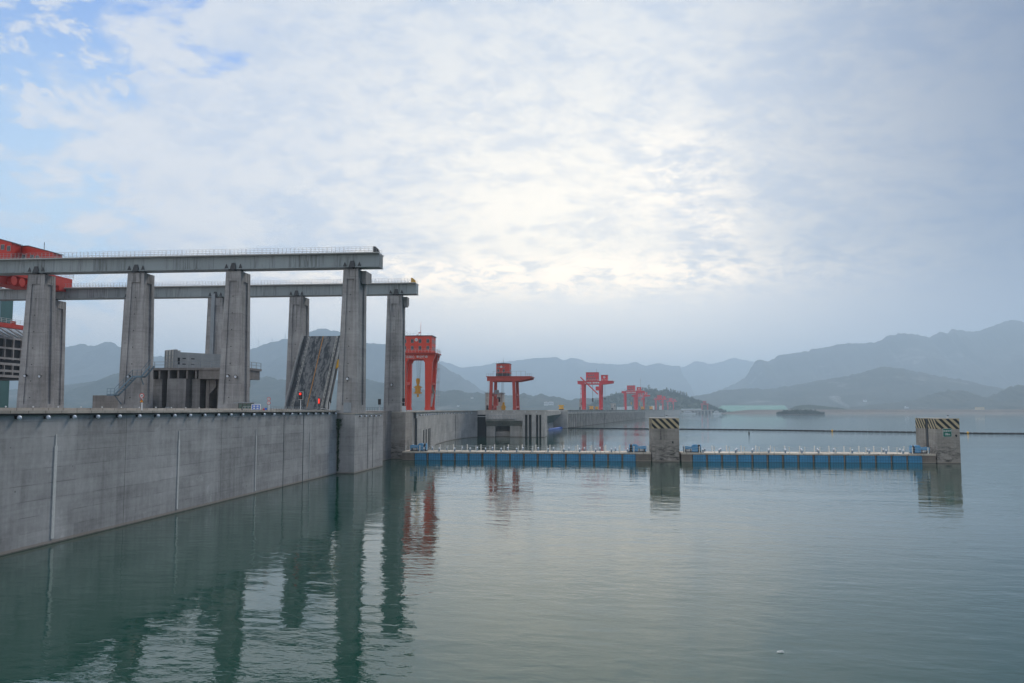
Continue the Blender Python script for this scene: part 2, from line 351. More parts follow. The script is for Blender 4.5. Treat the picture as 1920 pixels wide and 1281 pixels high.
# ------------------------------------------------------------------ mesh builder
class MB:
    def __init__(s): s.v = []; s.f = []
    def add(s, vs, fs):
        o = len(s.v); s.v += [tuple(p) for p in vs]; s.f += [tuple(i + o for i in q) for q in fs]; return s
    def box(s, x0, x1, y0, y1, z0, z1):
        return s.tbox(x0, x1, y0, y1, z0, x0, x1, y0, y1, z1)
    def tbox(s, a0, a1, b0, b1, z0, c0, c1, d0, d1, z1):
        return s.add([(a0, b0, z0), (a1, b0, z0), (a1, b1, z0), (a0, b1, z0), (c0, d0, z1), (c1, d0, z1), (c1, d1, z1), (c0, d1, z1)],
                     [(0, 3, 2, 1), (4, 5, 6, 7), (0, 1, 5, 4), (1, 2, 6, 5), (2, 3, 7, 6), (3, 0, 4, 7)])
    def prism(s, poly, z0, z1, axis='z'):
        n = len(poly)
        if axis == 'z': a = [(p[0], p[1], z0) for p in poly]; b_ = [(p[0], p[1], z1) for p in poly]
        elif axis == 'y': a = [(p[0], z0, p[1]) for p in poly]; b_ = [(p[0], z1, p[1]) for p in poly]
        else: a = [(z0, p[0], p[1]) for p in poly]; b_ = [(z1, p[0], p[1]) for p in poly]
        return s.add(a + b_, [tuple(range(n))[::-1], tuple(range(n, 2 * n))] + [(i, (i + 1) % n, n + (i + 1) % n, n + i) for i in range(n)])
    def cyl(s, p0, p1, r0, r1=None, n=8):
        r1 = r0 if r1 is None else r1
        p0, p1 = Vector(p0), Vector(p1); d = (p1 - p0).normalized()
        u = d.orthogonal().normalized(); v = d.cross(u)
        vs = [p0 + (u * math.cos(2 * math.pi * i / n) + v * math.sin(2 * math.pi * i / n)) * r0 for i in range(n)]
        vs += [p1 + (u * math.cos(2 * math.pi * i / n) + v * math.sin(2 * math.pi * i / n)) * r1 for i in range(n)]
        return s.add(vs, [tuple(range(n))[::-1], tuple(range(n, 2 * n))] + [(i, (i + 1) % n, n + (i + 1) % n, n + i) for i in range(n)])
    def bar(s, p0, p1, w_, h=None):
        h = h or w_
        p0, p1 = Vector(p0), Vector(p1); d = (p1 - p0).normalized()
        up = Vector((0, 0, 1)) if abs(d.z) < 0.95 else Vector((0, 1, 0))
        u = d.cross(up).normalized(); v = u.cross(d).normalized()
        vs = []
        for p in (p0, p1):
            for a, b_ in ((-1, -1), (1, -1), (1, 1), (-1, 1)): vs.append(p + u * a * w_ / 2 + v * b_ * h / 2)
        return s.add(vs, [(0, 3, 2, 1), (4, 5, 6, 7), (0, 1, 5, 4), (1, 2, 6, 5), (2, 3, 7, 6), (3, 0, 4, 7)])
    def sph(s, c_, r, n=10, m=6, sz=1.0):
        vs = [(c_[0], c_[1], c_[2] + r * sz)]
        for j in range(1, m):
            t = math.pi * j / m
            for i in range(n):
                a = 2 * math.pi * i / n
                vs.append((c_[0] + r * math.sin(t) * math.cos(a), c_[1] + r * math.sin(t) * math.sin(a), c_[2] + r * sz * math.cos(t)))
        vs.append((c_[0], c_[1], c_[2] - r * sz)); fs = []
        for i in range(n): fs.append((0, 1 + i, 1 + (i + 1) % n)); fs.append((len(vs) - 1, 1 + (m - 2) * n + (i + 1) % n, 1 + (m - 2) * n + i))
        for j in range(m - 2):
            for i in range(n):
                a = 1 + j * n + i; b_ = 1 + j * n + (i + 1) % n; fs.append((a, a + n, b_ + n, b_))
        return s.add(vs, fs)
    def railing(s, p0, p1, h=1.1, step=2.0, t=0.05, bars=2):
        p0, p1 = Vector(p0), Vector(p1); L = (p1 - p0).length; k = max(1, round(L / step))
        for i in range(k + 1):
            q = p0.lerp(p1, i / k); s.bar(q, q + Vector((0, 0, h)), t)
        for j in range(bars):
            z = Vector((0, 0, h * (j + 1) / bars)); s.bar(p0 + z, p1 + z, t * 0.8)
        return s
    def build(s, name, m, parent=None, local=False, smooth=False, origin=None):
        off = Vector((0, 0, 0))
        if parent is not None and not local:
            q = parent
            while q.parent is not None: q = q.parent
            off = Vector(q.location)
        if parent is None:
            if origin is None:
                xs = [p[0] for p in s.v]; ys = [p[1] for p in s.v]; zs = [p[2] for p in s.v]
                origin = ((min(xs) + max(xs)) / 2, (min(ys) + max(ys)) / 2, min(zs))
            off = Vector(origin)
        me = bpy.data.meshes.new(name)
        me.from_pydata([(p[0] - off.x, p[1] - off.y, p[2] - off.z) for p in s.v], [], s.f)
        me.materials.append(M[m] if isinstance(m, str) else m)
        me.update()
        import bmesh
        bm = bmesh.new(); bm.from_mesh(me); bmesh.ops.recalc_face_normals(bm, faces=bm.faces); bm.to_mesh(me); bm.free()
        if smooth:
            me.polygons.foreach_set('use_smooth', [True] * len(me.polygons))
        o = bpy.data.objects.new(name, me); col.objects.link(o)
        if parent is None: o.location = off
        else: o.parent = parent
        return o
def tag(o, label=None, cat=None, group=None, kind=None):
    if label: o['label'] = label
    if cat: o['category'] = cat
    if group: o['group'] = group
    if kind: o['kind'] = kind
    return o
def empty(name, loc, rz=0, **k):
    o = bpy.data.objects.new(name, None); o.location = loc; o.rotation_euler = (0, 0, rz); col.objects.link(o)
    o.empty_display_size = 0.5
    return tag(o, **k)
def copy_tree(o, parent=None):
    c_ = o.copy(); col.objects.link(c_); c_.parent = parent
    for ch in list(o.children): copy_tree(ch, c_)
    return c_
def text(name, body, size, m, parent, loc, rot=(R(90), 0, 0), ext=0.02, sx=1.0):
    cu = bpy.data.curves.new(name, 'FONT'); cu.body = body; cu.size = size; cu.extrude = ext
    cu.align_x = 'CENTER'; cu.align_y = 'CENTER'; cu.resolution_u = 2; cu.offset = size * 0.012
    t = bpy.data.objects.new(name + '_curve', cu); col.objects.link(t)
    dg = bpy.context.evaluated_depsgraph_get(); me = bpy.data.meshes.new_from_object(t.evaluated_get(dg))
    bpy.data.objects.remove(t); bpy.data.curves.remove(cu)
    me.materials.clear(); me.materials.append(M[m])
    o = bpy.data.objects.new(name, me); col.objects.link(o); o.parent = parent; o.location = loc; o.rotation_euler = rot; o.scale = (sx, 1, 1)
    return o
ORD = ['first', 'second', 'third', 'fourth', 'fifth', 'sixth', 'seventh', 'eighth', 'ninth', 'tenth', 'eleventh', 'twelfth', 'thirteenth',
       'fourteenth', 'fifteenth', 'sixteenth', 'seventeenth', 'eighteenth', 'nineteenth', 'twentieth', 'twenty-first', 'twenty-second',
       'twenty-third', 'twenty-fourth', 'twenty-fifth', 'twenty-sixth', 'twenty-seventh', 'twenty-eighth', 'twenty-ninth', 'thirtieth']
def at(px, py, Y):                                   # bearing in the photograph -> point at the distance Y
    d = pdir(px, py); t = Y / d.y
    return Vector((d.x * t, Y, EYE + d.z * t))

# ------------------------------------------------------------------ water and land (setting)
mb = MB(); mb.add([(-26000, -1500, 0), (26000, -1500, 0), (26000, 26000, 0), (-26000, 26000, 0)], [(0, 1, 2, 3)])
tag(mb.build('water', 'water', origin=(0, 0, 0)), kind='structure')
mb = MB(); mb.box(-230, -46.2, -20, 136, -6, 10.22); mb.box(-230, -44, 138.5, 186, -6, 10.22); mb.box(-230, -51, 186, 340, -6, 10.22)
tag(mb.build('deck', 'dark_concrete'), kind='structure')

def smooth_skyline(pts, n):
    """Catmull-Rom through the skyline"""
    out = []
    P_ = [pts[0]] + pts + [pts[-1]]
    for i in range(n):
        X = pts[0][0] + (pts[-1][0] - pts[0][0]) * i / (n - 1)
        j = 1
        while j < len(P_) - 3 and P_[j + 1][0] < X: j += 1
        a, b_ = P_[j], P_[j + 1]; t = 0 if b_[0] == a[0] else (X - a[0]) / (b_[0] - a[0]); t = min(max(t, 0), 1)
        y = a[1] + (b_[1] - a[1]) * (t * 0.6 + 0.4 * (t * t * (3 - 2 * t)))
        out.append((X, y))
    return out
def ridge(name, pts, Dm, W, m, jag=3.0, n=420, rows=26, spur=0.30, seed=0, fs=0.002, kind='structure'):
    sk = smooth_skyline(pts, n); vs = []; fs_ = []
    top = [at(px, py, Dm) for px, py in sk]
    for r in range(rows + 7):
        if r <= rows: t = r / rows; Y = Dm - W * (1 - t)
        else: t = 1 - (r - rows) / 7 * 1.0; Y = Dm + W * 0.6 * (1 - t)
        for i, p in enumerate(top):
            sx = mnoise.noise(Vector((p.x * fs, Y * fs, seed))) * W * 0.10 * (1 - t)
            nz = mnoise.fractal(Vector((p.x * fs * 2.2 + seed * 3, Y * fs * 2.2, seed)), 0.9, 2.1, 6)
            zt = max(p.z, 0.0)
            f = t ** 1.15 if r <= rows else max(t, 0)
            z = zt * f * (1 - spur * (1 - t) + spur * 1.6 * nz * (1 - t) * min(1, 4 * t)) + jag * mnoise.fractal(Vector((p.x * fs * 25, Y * fs * 25, seed + 5)), 0.8, 2.2, 4) * (0.35 + t * 0.3)
            if t <= 0.001: z = -3
            vs.append((p.x + sx, Y, z))
    for r in range(rows + 6):
        for i in range(n - 1):
            a = r * n + i; fs_.append((a, a + 1, a + n + 1, a + n))
    mb = MB(); mb.add(vs, fs_)
    return tag(mb.build(name, m, smooth=True, origin=(0, 0, 0)), kind=kind)

ridge('mountain', [(780, 690), (829, 678), (845, 682), (860, 688), (868, 689), (900, 686), (927, 681), (950, 678), (974, 675.6), (1000, 672), (1020, 670.6), (1045, 670), (1056, 676), (1071, 671),
                   (1085, 673), (1102, 680), (1127, 681.7), (1165, 684), (1193, 679), (1209, 686), (1234, 681), (1259, 685.6), (1275, 686)], 10500, 2500, 'mountain', 15, 320, seed=1, fs=0.0008)
ridge('mountain', [(1180, 715), (1240, 700), (1282, 688), (1305, 677), (1321, 680), (1331, 683), (1350, 679), (1376, 671), (1395, 675), (1410, 678), (1450, 690), (1500, 690)], 12500, 2500, 'mountain', 15, 240, seed=2, fs=0.0008)
ridge('mountain', [(1310, 768), (1327, 742), (1350, 731), (1376, 720), (1396, 710), (1403, 700), (1408, 689), (1417, 677), (1425, 674), (1440, 677.5), (1462, 666), (1500, 660.6), (1537, 653), (1575, 645.6), (1590, 643), (1605, 644.5),
                   (1639, 642), (1654, 638), (1665, 628.7), (1699, 625), (1720, 628), (1744, 632.5), (1762, 622), (1777, 625), (1785, 617.5), (1805, 620), (1830, 622), (1860, 612), (1886, 602), (1901, 599.5), (1920, 604), (2000, 600), (2200, 640)], 7600, 1700, 'mountain', 15, 520, seed=3, fs=0.001)
ridge('mountain', [(-700, 640), (-300, 650), (0, 658), (90, 655), (118, 652), (135, 648), (150, 645), (168, 648), (180, 647), (195, 642), (205, 640.5), (214, 645), (222, 650), (240, 660), (290, 668), (350, 667), (380, 663), (400, 667), (430, 665), (455, 661), (470, 655),
                   (490, 648), (510, 642), (530, 636), (540, 636), (560, 630), (575, 622), (585, 620), (598, 617), (610, 616), (622, 619), (635, 621), (660, 634), (690, 644), (705, 643), (718, 645), (740, 654), (775, 662), (800, 670), (829, 685), (845, 696), (876, 712), (907, 734), (935, 752), (960, 768)], 6300, 1500, 'mountain', 15, 620, seed=4, fs=0.001)
ridge('hills', [(1250, 768), (1297, 743), (1327, 739), (1350, 732), (1410, 728), (1440, 730), (1470, 725), (1500, 720.6), (1537, 713), (1575, 707.5), (1612, 700), (1630, 694), (1642, 690.6), (1657, 687.6), (1687, 690.6), (1725, 698), (1762, 705.6),
                (1800, 711), (1856, 724), (1920, 737), (2100, 740)], 5000, 1100, 'hill', 9, 420, seed=5, fs=0.0016)
ridge('hills', [(1560, 768), (1600, 764), (1650, 758), (1706, 752), (1744, 741), (1765, 735), (1785, 731), (1800, 732), (1815, 735.6), (1837, 747), (1850, 744), (1867, 740), (1894, 725), (1910, 722), (1925, 722.5), (2000, 725), (2150, 745)], 3700, 700, 'hill', 9, 320, seed=6, fs=0.0025)
ridge('hills', [(-500, 700), (-300, 700), (0, 732), (118, 722), (173, 716), (220, 700), (300, 692), (420, 700), (489, 708), (500, 705), (522, 712), (600, 714), (640, 712), (687, 711), (717, 718), (760, 727), (800, 731), (820, 732), (832, 734), (850, 731), (862, 732), (876, 737), (895, 736),
                (920, 742), (950, 741), (967, 742), (983, 737), (992, 741), (999, 743), (1014, 738), (1028, 743), (1045, 744), (1056, 747), (1067, 751), (1080, 747.5), (1102, 746.5), (1134, 746), (1150, 750), (1175, 760), (1190, 768)], 3600, 750, 'hill', 6, 620, seed=7, fs=0.0025)
ridge('hills', [(1085, 768), (1110, 758), (1134, 746), (1157, 738), (1188, 733), (1215, 730), (1243, 733), (1274, 739), (1290, 745), (1305, 752), (1318, 756), (1329, 763), (1342, 769)], 2800, 420, 'forest', 6, 260, seed=8, fs=0.006)
ridge('hills', [(1478, 769), (1484, 765), (1492, 761.5), (1505, 759.5), (1519, 759), (1540, 761), (1556, 763), (1575, 764.5), (1590, 768.5)], 2900, 140, 'forest', 3, 140, seed=9, fs=0.01)

# far shore: beach, soil bank and netted slope as one sloping terrain each
def terrace(name, rows_, m, px0, px1, n=160, seed=0, jag=0.4, ends=True):
    vs = []; fs_ = []; k = len(rows_)
    for j, (py0, Y) in enumerate(rows_):
        for i in range(n):
            u = i / (n - 1); px = px0 + (px1 - px0) * u; e = min(1, min(u, 1 - u) * 9) if ends else 1
            e = e * e * (3 - 2 * e)
            p = at(px, py0, Y); z = max(p.z, -2) if j else -1.5
            z = -1.5 + (z + 1.5) * e + jag * mnoise.noise(Vector((px * 0.09, j * 1.3, seed)))
            vs.append((p.x, Y + 14 * mnoise.noise(Vector((px * 0.03, j, seed + 3))) * (j == 0 or j == 1), z))
    for j in range(k - 1):
        for i in range(n - 1):
            a = j * n + i; fs_.append((a, a + 1, a + n + 1, a + n))
    mb = MB(); mb.add(vs, fs_)
    return tag(mb.build(name, m, smooth=True, origin=(0, 0, 0)), kind='structure')
terrace('shore', [(777, 2060), (775.4, 2120), (773.2, 2260)], 'sand', 1330, 2150, seed=1, jag=0.15)
terrace('shore', [(776, 2180), (773.6, 2270), (770.0, 2420), (768.4, 2600), (767.8, 3000)], 'soil', 1315, 2250, seed=2, jag=0.5)
terrace('ground', [(770, 2620), (767.5, 2680), (764.3, 2740), (762.3, 2820), (760.4, 2950), (764, 3100)], 'tarp', 1338, 1486, 120, seed=3, jag=0.8)

# ------------------------------------------------------------------ near approach wall
YW0, YW1 = 20.0, 137.9
r = empty('approach_wall', (-43, 80, 0), label='long pale grey concrete wall running along the water at left, lamps under its coping', cat='retaining wall')
MB().box(-48, -42.8, YW0, YW1, -4, 10.2).build('wall_face', 'wall', r)
mb = MB(); mb.box(-45.6, -42.45, YW0, 138.2, 10.22, 10.44); mb.build('coping', 'coping', r)
mb = MB(); mb.box(-46.8, -46.3, YW0, 138.0, 10.24, 10.66); mb.build('kerb', 'coping', r)
mb = MB()
mb.cyl((-42.6, YW0, 10.14), (-42.6, 138.1, 10.14), 0.05, n=6); mb.build('conduit', 'dark', r)
for i in range(12):
    y = 60 + i * 3.3
    MB().sph((-46.5, y, 10.74), 0.07, 8, 5).build('reflector', 'white', r)
# movement joint covers, rust trail
for y, w_ in ((113.9, 0.10), (121.7, 0.13)):
    MB().box(-42.8, -42.765, y - w_ / 2, y + w_ / 2, -1, 10.0).build('joint_strip', 'dark', r)

def gauge(y, z1, wd, label):
    mb = MB(); mb.tbox(-42.8, -42.72, y - wd / 2, y + wd / 2, 0.4, -42.8, -42.72, y - wd / 2, y + wd / 2, z1 - 0.9)
    mb.tbox(-42.8, -42.73, y - wd / 4, y + wd / 4, z1 - 0.9, -42.8, -42.73, y - wd / 5, y + wd / 5, z1)
    tag(mb.build('gauge_strip', 'strip'), label, 'gauge strip', 'white strips standing on the approach wall')
    return
gauge(64.2, 8.55, 0.34, 'broad white vertical strip on the wall, nearest the left edge')
gauge(84.3, 8.35, 0.26, 'white vertical strip on the wall, second from the left edge')
gauge(104.3, 8.1, 0.24, 'white vertical strip on the wall, third from the left edge')
gauge(124.6, 7.2, 0.12, 'thin faint white strip on the wall near the creeper')

# globe lamps
def make_lamp():
    t = empty('wall_lamp', (0, 0, 0))
    mb = MB(); mb.box(0, 0.14, -0.08, 0.08, -0.12, 0.12); mb.cyl((0.14, 0, 0), (0.2, 0, 0), 0.1, n=8); mb.build('bracket', 'dark', t, local=True)
    MB().sph((0.33, 0, -0.02), 0.17, 12, 8).build('globe', 'globe', t, local=True, smooth=True)
    return t
lamp0 = make_lamp(); used = False
def lamp(x, y, z, label, group, rz=0, s=1.0):
    global used
    o = copy_tree(lamp0) if used else lamp0
    used = True; o.location = (x, y, z); o.rotation_euler = (0, 0, rz); o.scale = (s, s, s)
    tag(o, label, 'lamp', group)
for i in range(24):
    lamp(-42.78, 59.3 + 3.335 * i, 9.93, 'round white lamp under the near wall coping, ' + ORD[i] + ' from the left edge', 'lamps along the approach wall')
for i in range(5):
    lamp(-39.88, 141.0 + 3.2 * i, 9.42, 'small round lamp on the guide block side, ' + ORD[i] + ' from the corner', 'lamps on the guide block', s=0.9)

# guide block under the front right pier
r = empty('guide_block', (-42, 146, 0), label='pale concrete block standing forward of the wall under the tall front pier', cat='concrete block')
mb = MB(); mb.prism([(-44.2, 138.3), (-39.9, 138.3), (-39.9, 157.0), (-44.2, 157.0)], -4, 9.82); mb.build('block_body', 'block', r)
MB().box(-44.3, -39.8, 138.2, 157.1, 9.824, 9.95).build('cap', 'coping', r)
for y in (146.4, 149.8): MB().box(-39.9, -39.86, y - 0.05, y + 0.05, 0.3, 9.6).build('joint_strip', 'dark', r)
# creeper in the corner
mb = MB(); random.seed(3)
for i in range(900):
    z = 9.0 - 8.6 * random.random() ** 1.6
    sp = 0.55 if z > 7.4 else 0.16 + 0.1 * math.sin(z * 2.2) ** 2
    cx, cy = -42.7 + abs(random.gauss(0, sp * 0.6)), 138.2 - abs(random.gauss(0, sp))
    s_ = random.uniform(0.06, 0.14); a = Vector((random.uniform(-1, 1), random.uniform(-1, 1), random.uniform(-1, 1))).normalized(); b2 = a.orthogonal().normalized()
    c0 = Vector((cx, cy, z)); mb.add([c0 - a * s_, c0 + b2 * s_ * .6, c0 + a * s_, c0 - b2 * s_ * .6], [(0, 1, 2, 3)])
mb.bar((-42.72, 138.1, 0.4), (-42.68, 138.15, 9.0), 0.05)
tag(mb.build('climbing_plant', 'vine'), 'dark green creeper hanging in the corner between wall and guide block', 'plant')

# ------------------------------------------------------------------ piers
def pier(label, xl, xr, y0, y1, zb, zt, dxl=0.75, dxr=0.25, corbel=False, floods=(), group=None, y0b=None, white=False):
    """tapered pier with a sunk panel on the front and the channel face"""
    r = empty('bridge_pier', ((xl + xr) / 2, (y0 + y1) / 2, zb), label=label, cat='pier', group=group)
    yb = y0 - 0.5 if y0b is None else y0b
    B = [Vector((xl - dxl, yb, zb)), Vector((xr + dxr, yb, zb)), Vector((xr + dxr, y1 + 0.3, zb)), Vector((xl - dxl, y1 + 0.3, zb))]
    T = [Vector((xl, y0, zt)), Vector((xr, y0, zt)), Vector((xr, y1, zt)), Vector((xl, y1, zt))]
    mb = MB()
    def face(a, b_, c_, d_, out, dep=0.22):
        """quad a b (bottom) c d (top) with a sunk panel; out = outward normal"""
        def P_(u, v): return (a.lerp(b_, u)).lerp(d_.lerp(c_, u), v)
        u0, u1, v0, v1 = 0.27, 0.74, 0.055, 0.93
        o = [P_(0, 0), P_(1, 0), P_(1, 1), P_(0, 1)]; i_ = [P_(u0, v0), P_(u1, v0), P_(u1, v1), P_(u0, v1)]
        k = [p - out * dep for p in i_]
        mb.add(o + i_ + k, [(0, 1, 5, 4), (1, 2, 6, 5), (2, 3, 7, 6), (3, 0, 4, 7), (4, 5, 9, 8), (5, 6, 10, 9), (6, 7, 11, 10), (7, 4, 8, 11), (8, 9, 10, 11)])
    face(B[0], B[1], T[1], T[0], Vector((0, -1, 0))); face(B[1], B[2], T[2], T[1], Vector((1, 0, 0)))
    mb.add([B[2], B[3], T[3], T[2]], [(0, 1, 2, 3)]); mb.add([B[3], B[0], T[0], T[3]], [(0, 1, 2, 3)]); mb.add(T, [(0, 1, 2, 3)]); mb.add(B, [(3, 2, 1, 0)])
    mb.build('shaft', 'pier', r)
    # weep holes in a row up the panel
    for k in range(7):
        t = 0.1 + k * 0.12; p = B[0].lerp(B[1], 0.5).lerp(T[0].lerp(T[1], 0.5), t)
        q = MB().cyl((p.x, p.y + 0.26, p.z), (p.x, p.y + 0.17, p.z), 0.09, n=8)
        q.build('weep_hole', 'black', r)
    if corbel:
        mb = MB(); X = xr + 0.004
        mb.prism([(y0 + 2.0, zt - 0.05), (y1 + 0.55, zt - 0.05), (y1 + 0.55, zt - 1.6), (y0 + 3.0, zt - 2.3), (y0 + 2.0, zt - 2.3)], X, X + 0.75, 'x')
        mb.build('corbel', 'pier', r)
    if white:
        MB().tbox((xl + xr) / 2 - 0.75, (xl + xr) / 2 + 0.05, yb - 0.12, yb + 0.3, zb, (xl + xr) / 2 - 0.75, (xl + xr) / 2 + 0.05, y0 - 0.32, y0 + 0.2, zt + 0.9).build('service_duct', 'grey_steel', r)
    for (x, y, z) in floods:
        f = MB(); f.cyl((x, y, z), (x, y - 0.45, z), 0.10, n=6); f.cyl((x, y - 0.35, z - 0.04), (x, y - 0.72, z - 0.14), 0.26, 0.30, 12)
        fl = f.build('floodlight', 'dark', r)
        MB().cyl((x, y - 0.722, z - 0.14), (x, y - 0.75, z - 0.15), 0.22, n=12).build('lens', 'globe', fl)
    return r
GF, GB = 'piers of the front crane runway', 'piers of the rear crane runway'
pier('front pier nearest the left edge, beside the red lift crane', -99.84, -96.65, 140, 143, 10.2, 34.3, 0.74, 0.55, floods=[(-98.9, 139.7, 16.5), (-96.2, 139.7, 16.4)], group=GF)
pier('front pier with a blue-grey stair climbing its foot', -81.29, -78.3, 140, 143.5, 10.2, 34.3, 0.7, 0.35, floods=[(-80.0, 139.7, 16.3)], group=GF)
pier('front pier just right of the gate platform, glass booth at its foot', -63.49, -60.8, 140, 144, 10.2, 34.3, 0.65, 0.3, floods=[(-62.3, 139.7, 16.3), (-60.9, 139.7, 16.2)], group=GF)
rD = pier('tall front end pier standing on the pale guide block', -42.75, -40.15, 140, 145.2, 9.96, 34.35, 0.72, 0.08, corbel=True, floods=[(-41.5, 139.7, 15.8)], group=GF)
MB().box(-42.2, -40.9, 139.44, 139.5, 10.05, 11.7).build('hatch_door', 'grey_steel', rD)
pier('rear pier half hidden behind the leftmost front pier', -125.2, -122.2, 181, 185, 10.2, 35.35, 0.3, 0.3, floods=[(-122.4, 180.5, 16.9)], group=GB)
pier('rear pier mostly hidden behind the stair pier', -105.75, -102.6, 181, 185, 10.2, 35.35, 0.45, 0.5, group=GB)
pier('rear pier with a pale service duct up its face, behind the gate platform', -86.11, -82.75, 181, 185, 10.2, 35.35, 0.4, 0.4, group=GB, white=True)
pier('rear pier left of the raised bridge leaf', -67.36, -64.25, 181, 185, 10.2, 35.35, 0.35, 0.2, group=GB)
pier('rear end pier rising straight from the water by the red crane', -45.4, -42.2, 181, 184.6, 10.06, 35.3, 0.42, 0.1, corbel=True, floods=[(-44.0, 180.75, 16.0)], group=GB)
r = empty('pier_base', (-43.2, 183.5, 0), label='square concrete base in the water carrying the rear end pier', cat='pier base')
mb = MB(); mb.prism([(-45.85, 180.3), (-40.9, 180.3), (-40.9, 187.2), (-45.85, 187.2)], -4, 9.9); mb.build('base_body', 'dolphin', r)
MB().box(-45.9, -40.85, 180.22, 187.2, 9.903, 10.05).build('cap', 'coping', r)

# runway girders
def runway(label, x0, x1, y0, zb, zt, px, stopcol, railc='rail'):
    r = empty('runway_girder', ((x0 + x1) / 2, y0 + 1.5, zb), label=label, cat='crane runway')
    mb = MB(); mb.box(x0, x1, y0 + 0.45, y0 + 2.8, zb + 0.12, zt - 0.16); mb.box(x0, x1 + 0.05, y0 + 0.2, y0 + 3.0, zb, zb + 0.117)
    mb.build('web', 'girder', r)
    mb = MB(); mb.box(x0, x1, y0 - 0.35, y0 + 3.5, zt - 0.157, zt + 0.03); mb.build('top_flange', 'gate', r)
    mb = MB(); x = x1 - 0.35; k = 0
    while x > x0 + 3:
        xa = x - 2.72
        for yy in (y0 - 0.25, y0 + 3.4):
            mb.railing((xa, yy, zt), (x, yy, zt), 0.95, 0.68, 0.035, 3)
        x -= 2.86
    mb.build('railing', 'rail_grey', r)
    MB().box(x0, x1 - 0.6, y0 + 1.4, y0 + 1.56, zt + 0.033, zt + 0.19).build('crane_rail', 'dark', r)
    for p in px:
        mb = MB(); mb.tbox(p - 0.55, p + 0.55, y0 + 0.1, y0 + 0.44, zb - 0.02, p - 0.3, p + 0.3, y0 + 0.3, y0 + 0.44, zb + 1.1)
        for q in (-1.25, 1.25): mb.prism([(p + q - 0.35, zb + 0.1), (p + q + 0.35, zb + 0.1), (p + q, zb + 0.95)], y0 + 0.32, y0 + 0.44, 'y')
        mb.build('gusset', 'dark', r)
        mb = MB(); mb.box(p - 0.8, p + 0.1, y0 + 0.4, y0 + 1.6, zb - 0.26, zb - 0.003); mb.box(p + 0.7, p + 1.3, y0 + 0.4, y0 + 1.6, zb - 0.26, zb - 0.003)
        mb.build('bearing', 'dark', r)
    mb = MB(); mb.prism([(x1 - 1.15, zt + 0.035), (x1 - 0.1, zt + 0.035), (x1 - 0.35, zt + 0.75), (x1 - 0.85, zt + 1.15), (x1 - 1.15, zt + 1.15)], y0 + 0.6, y0 + 1.4, 'y')
    mb.build('end_stop', stopcol, r)
    return r
runway('long grey-green stained steel girder on the front piers, higher of the two', -150, -36.5, 139.4, 34.58, 37.0, (-98.2, -79.7, -62.1, -41.2), 'dark')
runway('grey-green steel girder on the rear piers with a yellow end stop', -190, -39.05, 180.6, 35.6, 38.0, (-123.7, -104.1, -84.4, -65.8, -43.4), 'yellow')

# ------------------------------------------------------------------ raised bascule leaf
r = empty('bascule_bridge', (-52.3, 150, 10.3), label='bridge leaf raised steeply between the piers, worn road deck with orange centre line', cat='drawbridge')
Lf = 16.9; ang = math.atan2(14.35, 9.0)
leafM = Matrix.Rotation(ang, 4, 'X')
def lp(name, mb, m, par=r):
    o = mb.build(name, m, par, local=True)
    if par is r: o.rotation_euler = (ang, 0, 0)
    return o
road = lp('road_deck', MB().box(-3.3, 3.05, 0, Lf, -0.5, 0.0), 'road')
lp('centre_line', MB().box(-0.08, 0.08, 0, Lf, 0.004, 0.03), 'lane_orange')
for s_ in (-1, 1):
    lp('footway', MB().box(min(s_ * (3.31 if s_ < 0 else 3.06), s_ * 3.95), max(s_ * (3.31 if s_ < 0 else 3.06), s_ * 3.95), 0, Lf, -0.5, 0.12), 'kerb_dark')
    mb = MB()
    mb.box(s_ * 2.62 - 0.045, s_ * 2.62 + 0.045, 0, Lf, 0.004, 0.03)
    lp('edge_line', mb, 'lane_white')
    mb = MB(); y = 0.3; mb.box(s_ * 2.85 - 0.03, s_ * 2.85 + 0.03, 0.1, Lf - .1, 0.003, 0.02)
    while y < Lf: mb.box(s_ * 2.85 - 0.07, s_ * 2.85 + 0.07, y, y + 0.22, 0.004, 0.10); y += 0.85
    lp('road_stud', mb, 'lane_white')
    mb = MB(); mb.box(s_ * 3.8 - .04, s_ * 3.8 + .04, 0.2, Lf - .3, .123, .75); mb.railing((s_ * 3.80, 0.2, 0.75), (s_ * 3.80, Lf - 0.3, 0.75), .4, 1.1, 0.07, 1)
    lp('parapet', mb, 'gate')
    lp('side_girder', MB().tbox(s_ * 3.4 - 0.25, s_ * 3.4 + 0.25, 0, Lf - 1.2, -1.6, s_ * 3.4 - 0.25, s_ * 3.4 + 0.25, 0, Lf, -0.503), 'dark_concrete')
mb = MB(); mb.prism([(4.05, 10.0), (4.55, 10.9), (4.55, 11.9), (4.05, 11.2)], 0.2, 0.28, 'z')
mb = MB(); mb.add([(3.9, 9.0, .25), (4.6, 9.6, .25), (4.6, 11.6, .25), (3.9, 11.0, .25), (3.9, 9.0, .33), (4.6, 9.6, .33), (4.6, 11.6, .33), (3.9, 11.0, .33)],
       [(0, 3, 2, 1), (4, 5, 6, 7), (0, 1, 5, 4), (1, 2, 6, 5), (2, 3, 7, 6), (3, 0, 4, 7)])
lp('warning_board', mb, 'yellow')

